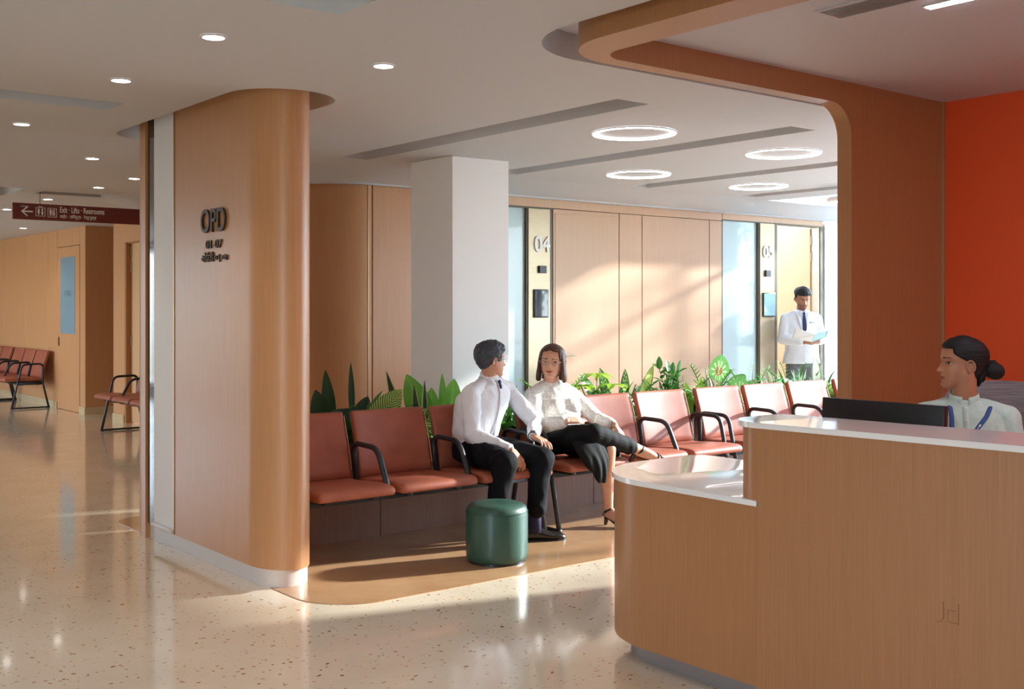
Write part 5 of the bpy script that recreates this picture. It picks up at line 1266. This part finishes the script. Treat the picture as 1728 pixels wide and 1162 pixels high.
# ---------------------------------------------------------------- plants in the planter
def leafmat(name, cols, kind='plain', rough=.4, trans=.25):
    """cols: base, vein/second, third.  uv: u across the leaf (0..1, .5 midrib), v along it"""
    m = mat(name, cols[0], rough); Nn, L, b = nodes(m)
    uv = Nn.new('ShaderNodeTexCoord'); sx = Nn.new('ShaderNodeSeparateXYZ'); L.new(uv.outputs['UV'], sx.inputs[0])
    def mth(op, a, b_=None, c=None):
        n_ = Nn.new('ShaderNodeMath'); n_.operation = op
        for i, q in enumerate((a, b_, c)):
            if q is None: continue
            if isinstance(q, (int, float)): n_.inputs[i].default_value = q
            else: L.new(q, n_.inputs[i])
        return n_.outputs[0]
    def mixc(f, a, c):
        n_ = Nn.new('ShaderNodeMixRGB'); L.new(f, n_.inputs[0])
        for i, q in ((1, a), (2, c)):
            if isinstance(q, tuple): n_.inputs[i].default_value = q
            else: L.new(q, n_.inputs[i])
        return n_.outputs[0]
    dx = mth('ABSOLUTE', mth('SUBTRACT', sx.outputs[0], .5))
    nz = Nn.new('ShaderNodeTexNoise'); nz.inputs['Scale'].default_value = 14; L.new(uv.outputs['Object'], nz.inputs['Vector'])
    col = mixc(nz.outputs['Fac'], cols[0], tuple(min(1, c * 1.5) for c in cols[0][:3]) + (1,))
    if kind == 'pinstripe':
        w_ = mth('SINE', mth('MULTIPLY', mth('SUBTRACT', sx.outputs[1], mth('MULTIPLY', dx, .5)), 105.0)); col = mixc(mth('GREATER_THAN', w_, .35), col, cols[1])
    if kind == 'edge': col = mixc(mth('GREATER_THAN', dx, .36), col, cols[1]); 
    if kind == 'speckle':
        n2 = Nn.new('ShaderNodeTexNoise'); n2.inputs['Scale'].default_value = 60; L.new(uv.outputs['Object'], n2.inputs['Vector']); col = mixc(mth('MULTIPLY', mth('GREATER_THAN', n2.outputs['Fac'], .5), mth('LESS_THAN', dx, .30)), col, cols[1])
    if kind == 'caladium':
        d2 = mth('ADD', mth('POWER', mth('MULTIPLY', dx, 2.0), 2.0), mth('POWER', mth('SUBTRACT', mth('MULTIPLY', sx.outputs[1], 2.0), .75), 2.0))
        an = mth('ARCTAN2', mth('SUBTRACT', sx.outputs[1], .35), mth('SUBTRACT', sx.outputs[0], .5)); ray_ = mth('GREATER_THAN', mth('SINE', mth('MULTIPLY', an, 11.0)), .45)
        col = mixc(mth('MULTIPLY', ray_, mth('LESS_THAN', d2, .62)), col, cols[1]); col = mixc(mth('MULTIPLY', mth('GREATER_THAN', mth('SINE', mth('MULTIPLY', an, 9.0)), -.2), mth('LESS_THAN', d2, .13)), col, cols[2])
    if kind in ('plain', 'caladium', 'speckle'): col = mixc(mth('LESS_THAN', dx, .018), col, tuple(min(1, c * 1.9) for c in cols[0][:3]) + (1,))
    L.new(col, b.inputs['Base Color'])
    tr = Nn.new('ShaderNodeBsdfTranslucent'); L.new(col, tr.inputs[0]); mx = Nn.new('ShaderNodeMixShader'); mx.inputs[0].default_value = trans
    out = Nn['Material Output']; L.new(b.outputs[0], mx.inputs[1]); L.new(tr.outputs[0], mx.inputs[2]); L.new(mx.outputs[0], out.inputs[0])
    return m
g = lambda r_, g_, b_: srgb(r_, g_, b_)
M['lf_dark'] = leafmat('leaf_dark', [g(34, 66, 42)]); M['lf_mid'] = leafmat('leaf_mid', [g(62, 112, 46)]); M['lf_bright'] = leafmat('leaf_bright', [g(96, 158, 56)], rough=.35)
M['lf_lime'] = leafmat('leaf_lime', [g(150, 186, 56)]); M['lf_broad'] = leafmat('leaf_broad', [g(112, 166, 70)], rough=.35); M['lf_blue'] = leafmat('leaf_blue_green', [g(58, 108, 84)])
M['lf_pin'] = leafmat('leaf_pinstripe', [g(166, 196, 92), g(48, 92, 44)], 'pinstripe'); M['lf_snake'] = leafmat('leaf_snake', [g(40, 66, 46), g(206, 200, 118)], 'edge', trans=.05)
M['lf_speck'] = leafmat('leaf_speckled', [g(70, 122, 56), g(196, 214, 150)], 'speckle'); M['lf_cal'] = leafmat('leaf_caladium', [g(112, 176, 96), g(226, 226, 196), g(196, 44, 52)], 'caladium', trans=.35)
M['lf_cream'] = leafmat('leaf_cream', [g(226, 224, 186), g(130, 170, 96)], 'edge'); M['lf_silver'] = leafmat('leaf_silver', [g(170, 200, 166)]); M['lf_yel'] = leafmat('leaf_yellow_green', [g(186, 204, 98), g(110, 160, 64)], 'edge')
M['stem'] = mat('green_stem', srgb(92, 120, 60), .5)
def leaf(bm, base, d, length, width, droop=.4, shape='ovate', fold=.25, twist=0, up=(0, 0, 1), nu=6, nv=9, th=.0012):
    base, d = V(base), N3(d); uvl = bm.loops.layers.uv.verify()
    s = d.cross(V(up)); s = s.normalized() if s.length > 1e-3 else V((1, 0, 0)); n = s.cross(d).normalized()
    q = Matrix.Rotation(twist, 3, d); s, n = q @ s, q @ n
    rows = []; p = base.copy(); a = 0; seg = length / nv
    for i in range(nv + 1):
        t = i / nv
        w_ = {'ovate': sin(pi * min(1, t * .96 + .03) ** .8) ** .8, 'lance': sin(pi * (t * .97 + .02)) ** .75 * (1 - .25 * t), 'strap': min(1, (1 - t) * 3.2 + .02) ** .8 * (.75 + .25 * min(1, t * 6)), 'round': max(0, 1 - (2 * t - 1) ** 2) ** .5, 'heart': (max(0, 1 - (1.62 * t - .62) ** 2 / (1 if t > .383 else .40)) ** .55) * (1 if t < .6 else 1 - .35 * ((t - .6) / .4) ** 2)}[shape]
        w_ = max(w_, .01) * width / 2
        dd = (d * cos(a) - n * sin(a)).normalized(); nn = (n * cos(a) + d * sin(a)).normalized()
        rows.append([(p + s * w_ * (2 * j / nu - 1) + nn * (abs(2 * j / nu - 1) * w_ * fold), (j / nu, t)) for j in range(nu + 1)])
        p = p + dd * seg; a += droop / nv * (1 + t)
    top = [[(bm.verts.new(c), uv_) for c, uv_ in r] for r in rows]
    for i in range(nv):
        for j in range(nu):
            qd = (top[i][j], top[i][j + 1], top[i + 1][j + 1], top[i + 1][j]); f = bm.faces.new([x[0] for x in qd]); f.smooth = True
            for lp, x in zip(f.loops, qd): lp[uvl].uv = x[1]
def plant(name, label, cat, x, y, builder, m, stem=True, rotz=0, group='plants in the long planter', sc=1.35):
    t = thing(name, label, cat, (x, y, PH - .05), 0)
    lb, sb = bmesh.new(), bmesh.new(); random.seed(int(x * 977 + y * 131))
    builder(lb, sb, V((x, y, PH - .06)))
    for b_, nm, mm in ((lb, 'leaves', m), (sb, 'stem', 'stem')):
        if len(b_.verts):
            k_ = SCL.get(name, sc); O_ = V((x, y, PH - .06)); b_.transform(Matrix.Translation(O_) @ Matrix.Diagonal((k_, min(k_, 1.15), k_ * 1.08, 1)) @ Matrix.Translation(-O_))
            me = bpy.data.meshes.new(nm); b_.to_mesh(me); link_mesh(nm, me, mm, t, smooth=True)
        b_.free()
    return t
R_ = random.uniform
SCL = {'caladium': 1.0, 'snake_plant': 1.12, 'fan_palm': 1.15, 'feather_palm': 1.1, 'upright_stem_plant': 1.25, 'broadleaf_plant': 1.3}
def rosette(n, L0, L1, w_, el0, el1, droop, shape='lance', jit=.03, petiole=0, fold=.25, az=(0, 360)):
    def f(lb, sb, o):
        for k in range(n):
            a = radians(az[0] + (az[1] - az[0]) * (k + R_(-.3, .3)) / n); e = radians(R_(el0, el1)); d = V((cos(a) * cos(e), sin(a) * cos(e), sin(e)))
            b_ = o + V((R_(-jit, jit), R_(-jit, jit), 0)); L_ = R_(L0, L1)
            if petiole:
                c = b_ + d * petiole * R_(.7, 1.1); mid = b_.lerp(c, .5) + V((0, 0, .02)); tube(sb, [b_, mid, c], .003, 6); b_ = c; d = (d + V((cos(a), sin(a), 0)) * .5).normalized()
            leaf(lb, b_, d, L_, w_ * R_(.85, 1.15), droop * R_(.7, 1.2), shape, fold, R_(-.5, .5))
    return f
def lst(items, sh, fold=.2, nu=6, nv=9):
    """explicit leaves: (dx, dy, z, direction, length, width, droop, twist)"""
    def f(lb, sb, o):
        for dx, dy, z, d, L_, w_, dr, tw in items:
            b_ = o + V((dx, dy, z)); tube(sb, [o + V((dx * .3, dy * .3, 0)), o.lerp(b_, .5) + V((0, 0, .02)), b_], .0035, 6)
            leaf(lb, b_, d, L_, w_, dr, sh, fold, tw * .35 + R_(-.15, .15), up=(-.62, -.78, .45), nu=nu, nv=nv)
    return f
def both(*fs):
    def f(lb, sb, o):
        for q in fs: q(lb, sb, o)
    return f
def stalk(n, h, lean, L_, w_, shape='ovate'):
    """upright stems with paired leaves"""
    def f(lb, sb, o):
        for k in range(n):
            tip = o + V((R_(-lean, lean), R_(-lean * .6, lean * .6), h * R_(.75, 1.05))); b_ = o + V((R_(-.03, .03), R_(-.03, .03), 0)); tube(sb, [b_, b_.lerp(tip, .5), tip], .003, 6)
            for q in range(9):
                t_ = .25 + .75 * q / 8; a = R_(0, 6.28); leaf(lb, b_.lerp(tip, t_), (cos(a), sin(a), .75), L_ * R_(.8, 1.1), w_, .4, shape, .2, R_(-.4, .4))
            leaf(lb, tip, (R_(-.2, .2), R_(-.2, .2), 1), L_, w_, .2, shape, .2)
    return f
def frond(n, L_, ll, el0, el1):
    def f(lb, sb, o):
        for k in range(n):
            a = 2 * pi * (k + R_(-.3, .3)) / n; e = radians(R_(el0, el1)); d = V((cos(a) * cos(e), sin(a) * cos(e), sin(e))); p = o.copy(); pts = [p.copy()]; s = d.cross(V((0, 0, 1))).normalized()
            for i in range(14):
                p = p + d * L_ / 14; d = (d - V((0, 0, .055 + .03 * i / 14))).normalized(); pts.append(p.copy())
                if i > 2:
                    w_ = sin(pi * min(1, (i - 1) / 13.5)) ** .6
                    for sd in (-1, 1): leaf(lb, p, (s * sd + d * .55 + V((0, 0, .15))), ll * w_ + .015, .011, .5, 'lance', .1, 0, nu=2, nv=4)
            tube(sb, pts, .0028, 6)
    return f
PB, PF = 6.62, 6.42
W3 = V((-.62, -.78, 0))            # roughly towards the lobby
plant('broadleaf_plant', 'tall dark plant with pointed upright tips beside the OPD partition', 'plant', 3.70, 6.50, both(lst([(-.02, 0, .12, (-.1, .1, 1), .26, .07, .1, .2), (.11, .02, .14, (.02, .1, 1), .27, .035, .05, .3), (-.08, -.06, .10, (-.4, -.1, 1), .20, .11, .4, .2), (-.20, -.08, .12, (1, -.1, .12), .42, .12, .35, .5), (.1, -.08, .05, (-1, -.3, .35), .30, .12, .5, .6), (.04, -.05, .02, (.8, -.2, .6), .22, .12, .5, 0), (-.1, -.1, .02, (-.8, -.5, .5), .22, .11, .6, 0), (.16, .05, .10, (.3, 0, .8), .16, .09, .4, 0)], 'ovate'), rosette(16, .10, .18, .06, 0, 50, .8, 'lance', .12)), 'lf_dark')
plant('spathe_plant', 'small green plant with a thin yellow spike between the dark and the striped plant', 'plant', 3.90, 6.40, both(rosette(14, .07, .12, .055, 10, 55, .8, 'ovate', .07, .07), lst([(.0, 0, .19, (.75, 0, .7), .11, .016, .1, 0)], 'lance')), 'lf_mid')
plant('striped_plant', 'plant with large light leaves veined in dark green behind the second seat', 'plant', 4.06, 6.46, lst([(-.10, -.02, .07, (.62, -.12, .72), .27, .145, .25, 1.1), (.06, -.05, .05, (.85, -.2, .42), .26, .13, .3, .95), (.02, .06, .06, (.9, .1, .5), .22, .12, .4, .5), (.14, -.02, .03, (.9, -.3, .35), .18, .12, .6, .6), (-.1, .05, .02, (-.7, .1, .6), .18, .11, .5, -.6)], 'ovate', .08), 'lf_pin')
plant('round_leaf_plant', 'dark glossy rounded leaves at the right of the striped plant', 'plant', 4.20, 6.52, lst([(-.06, 0, .05, (.5, -.2, .7), .16, .11, .5, .7), (.02, .02, .05, (.9, 0, .3), .14, .10, .7, .3), (-.1, .02, .06, (-.3, -.1, .9), .13, .10, .4, .4)], 'ovate', .1), 'lf_dark')
plant('snake_plant', 'snake plant with tall yellow-edged blades between two seats', 'plant', 4.33, 6.44, lst([(-.10, 0, 0, (-.30, .05, 1), .44, .052, .0, .2), (.0, .0, 0, (-.12, 0, 1), .34, .046, .05, .1), (.055, .02, 0, (.0, .03, 1), .36, .040, -.05, 1.2), (.09, -.03, -.02, (.03, -.05, 1), .22, .04, .0, .6)], 'strap', .2), 'lf_snake')
plant('variegated_fern', 'small white-veined foliage to the left of the seated man', 'plant', 4.55, 6.44, rosette(46, .05, .09, .028, 5, 70, .7, 'ovate', .13), 'lf_speck')
plant('peace_lily', 'broad bright green leaves standing behind the seated man', 'plant', 4.57, 6.58, lst([(-.06, -.02, .09, (-.62, -.1, .80), .27, .15, .5, -1.0), (.05, 0, .08, (-.05, 0, 1), .24, .05, .1, .3), (.10, .02, .10, (.20, .05, 1), .20, .11, .3, .7), (.16, -.02, .10, (.5, -.1, .85), .22, .12, .4, 1.0), (.0, .05, .06, (.1, .2, 1), .20, .10, .3, 0)], 'ovate', .12), 'lf_broad')
plant('grassy_plant', 'fine pale grassy leaves between the man and the woman', 'plant', 5.24, 6.48, both(rosette(20, .18, .34, .013, 50, 85, .9, 'lance', .06), rosette(10, .10, .18, .035, 30, 70, .8, 'lance', .06)), 'lf_mid')
plant('bright_leaf_plant', 'small lime leaves at the left of the woman in lace', 'plant', 5.46, 6.52, rosette(12, .10, .17, .06, 35, 75, .7, 'ovate', .06), 'lf_lime')
plant('umbrella_plant', 'umbrella plant with lime green top leaves right of the woman', 'plant', 6.09, 6.52, both(lambda lb, sb, o: [(tube(sb, [o, c], .004, 6), [leaf(lb, c, (cos(a), sin(a), .12), .125, .05, .6, 'ovate', .15) for a in [2 * pi * k / 8 + R_(-.2, .2) for k in range(8)]]) for c in (o + V((0, 0, .28)), o + V((-.09, .05, .22)), o + V((.10, -.03, .22)))]), 'lf_lime')
plant('dark_ivy', 'dark blue-green drooping leaves in front of the umbrella plant', 'plant', 6.00, 6.36, rosette(22, .09, .15, .065, -5, 50, .9, 'ovate', .12, .05), 'lf_blue')
plant('grass_lily', 'arching narrow green leaves next to the umbrella plant', 'plant', 6.34, 6.42, rosette(26, .16, .30, .022, 25, 75, 1.1, 'lance', .06), 'lf_bright')
plant('speckled_plant', 'plant with cream-speckled leaves rising behind the first free seat', 'plant', 6.40, 6.60, lst([(-.08, 0, .10, (-.35, -.1, 1), .22, .08, .3, .9), (-.18, 0, .12, (-.55, 0, .8), .20, .09, .3, 1.2), (.05, .0, .10, (.0, -.1, 1), .20, .07, .3, .6), (.10, 0, .06, (.5, -.1, .8), .18, .08, .5, 1)], 'lance'), 'lf_speck')
plant('leaning_leaf_plant', 'single large yellow-green leaf leaning right above the dark seats gap', 'plant', 6.50, 6.50, lst([(.0, 0, .05, (.62, .1, .85), .34, .085, .15, 1.2), (-.05, 0, .05, (-.2, 0, 1), .16, .07, .3, 1), (.05, -.05, .03, (.8, -.3, .5), .18, .07, .5, .8)], 'lance', .15), 'lf_yel')
plant('upright_stem_plant', 'plant on thin stems with pairs of oval leaves standing up against the wall', 'plant', 6.92, 6.52, stalk(5, .30, .16, .085, .045), 'lf_mid')
plant('dense_shrub', 'dense dark green low shrub in front of the stemmed plant', 'plant', 6.74, 6.38, rosette(34, .07, .12, .045, 0, 60, .7, 'ovate', .15), 'lf_dark')
plant('feather_palm', 'bright feathery palm fronds behind the middle seats', 'plant', 7.20, 6.58, frond(8, .38, .10, 45, 80), 'lf_bright')
plant('paddle_plant', 'light upright paddle leaves in front of the feathery palm', 'plant', 7.13, 6.40, lst([(-.06, 0, .02, (-.15, 0, 1), .20, .07, .2, .9), (.03, 0, .08, (.1, 0, 1), .16, .075, .2, 1), (.0, -.03, -.02, (.05, -.1, 1), .16, .05, .2, .3), (.08, 0, .0, (.35, 0, 1), .15, .06, .3, .9)], 'ovate', .1), 'lf_lime')
plant('fern', 'arching fern spreading left of the caladium', 'plant', 7.42, 6.50, frond(10, .36, .07, 20, 60), 'lf_bright')
def cal(lb, sb, o):
    for dx, dy, z, d, L_, w_ in ((-.34, -.02, .28, (.05, -.25, 1), .22, .17), (-.14, -.06, .12, (.25, -.3, 1), .21, .17), (.06, .0, .22, (.9, -.35, .42), .26, .19), (.22, -.02, .20, (.95, -.35, .25), .24, .17), (.10, -.08, .12, (.9, -.5, .2), .24, .17), (-.05, .04, .20, (.7, .2, .7), .22, .17), (-.28, -.08, .06, (-.5, -.6, .4), .18, .14)):
        b_ = o + V((dx, dy, z)); tube(sb, [o, o.lerp(b_, .5) + V((0, 0, .03)), b_], .0035, 6)
        leaf(lb, b_, d, L_, w_, .35, 'heart', .06, R_(-.1, .1), up=(-.62, -.78, .3) if d[2] > .8 else (0, 0, 1), nu=8, nv=10)
plant('caladium', 'caladium with red-hearted pale green leaves in front of the frosted glass', 'plant', 7.80, 6.48, cal, 'lf_cal')
plant('low_fern', 'fine fern leaves below the caladium', 'plant', 7.62, 6.36, frond(9, .26, .05, 10, 50), 'lf_bright')
plant('broad_green_plant', 'two broad glossy green leaves left of the spiky fan plant', 'plant', 8.12, 6.44, lst([(-.05, 0, .08, (-.8, -.2, .45), .20, .13, .5, .2), (.04, 0, .10, (.9, -.2, .35), .26, .14, .4, .3), (.0, -.03, .05, (.1, -.9, .5), .16, .12, .6, 0)], 'ovate', .1), 'lf_bright')
plant('bromeliad', 'cream and yellow spiky plant at the foot of the metal panel', 'plant', 8.40, 6.60, rosette(26, .18, .32, .022, 30, 85, .6, 'lance', .04), 'lf_cream')
plant('fan_palm', 'silvery fan of spiky leaves in front of the man in the white coat', 'plant', 8.53, 6.40, rosette(24, .24, .33, .022, 40, 88, .15, 'lance', .02), 'lf_silver')
plant('white_spathe_plant', 'plant with one upright creamy white leaf beside the door frame', 'plant', 8.92, 6.48, both(lst([(.0, 0, .10, (-.15, -.1, 1), .24, .09, .2, .8)], 'ovate', .1), rosette(10, .10, .16, .05, 20, 60, .6, 'ovate', .05)), 'lf_cream')
plant('yellow_leaf_plant', 'yellow-green leafy plant, last one before the wooden post', 'plant', 9.14, 6.46, both(rosette(14, .16, .24, .06, 35, 80, .5, 'ovate', .06)), 'lf_yel')

# low greenery that fills the planter between the larger plants
for i_, x_ in enumerate([3.55, 3.98, 4.28, 4.68, 4.88, 5.10, 5.38, 5.62, 5.86, 6.14, 6.24, 6.46, 6.58, 6.84, 7.02, 7.28, 7.36, 7.54, 7.70, 7.92, 8.04, 8.22, 8.32, 8.62, 8.74, 9.02, 9.24]):
    k_ = i_ % 4
    plant('foliage_plant', 'low leafy filler plant tucked between the larger plants in the planter', 'plant', x_, 6.40 + .07 * (i_ % 3), (rosette(18, .11, .19, .045, 30, 82, .6, 'ovate', .07), rosette(20, .13, .21, .026, 40, 85, .6, 'lance', .07), rosette(16, .10, .16, .05, 30, 75, .6, 'ovate', .07), frond(7, .24, .05, 25, 70))[k_], ('lf_mid', 'lf_bright', 'lf_dark', 'lf_mid')[(i_ * 3) % 4], sc=2.0)['group'] = 'low filler plants in the planter'

# ---------------------------------------------------------------- trees outside the glazed sides
def tree(x, y, h, rx, n, label):
    random.seed(int(x * 10 + y)); t = thing('tree', label, 'tree', (x, y, -.1), 0, 'trees outside the windows')
    bm = bmesh.new(); tube(bm, [(x, y, -.1), (x + .1, y + .05, h * .35), (x - .05, y, h * .7), (x, y, h * .95)], .09, 10, taper=lambda q: 1 - .75 * q)
    for k in range(9):
        a = R_(0, 6.28); z0 = h * R_(.3, .75); tube(bm, [(x, y, z0), (x + rx * .5 * cos(a), y + rx * .5 * sin(a), z0 + .4), (x + rx * .85 * cos(a), y + rx * .85 * sin(a), z0 + .6)], .03, 6, taper=lambda q: 1 - .7 * q)
    mesh_obj('trunk', bm, mat('bark', srgb(96, 78, 62), .9), t)
    bm = bmesh.new(); cl = [V((R_(-1, 1), R_(-1, 1), R_(-1, 1))).normalized() * R_(.3, 1) for _ in range(16)]
    for k in range(n):
        c = random.choice(cl); p = V((c.x * rx, c.y * rx, c.z * h * .33)) + V((random.gauss(0, .22), random.gauss(0, .22), random.gauss(0, .22)))
        leaf(bm, V((x, y, h * .62)) + p, (R_(-1, 1), R_(-1, 1), R_(-1, .5)), R_(.10, .16), .07, .4, 'ovate', .1, R_(-1, 1), nu=2, nv=3)
    me = bpy.data.meshes.new('foliage'); bm.to_mesh(me); bm.free(); link_mesh('foliage', me, 'lf_mid', t, smooth=True)
tree(13.2, 1.9, 3.9, 1.2, 900, 'unseen leafy tree outside, added to dapple the sun through the windows')  # this tree and the next are unseen, added to dapple the sunlight
tree(14.2, 6.0, 4.6, 1.3, 1000, 'unseen leafy tree outside, added to dapple the sun through the windows')
tree(15.4, 10.2, 4.4, 1.6, 1400, 'unseen leafy tree outside, added to dapple the sun through the windows')
struct(boxo('floor', (13, -6, -.2), (30, 26, -.1), mat('paving_outside', srgb(170, 166, 156), .8)))
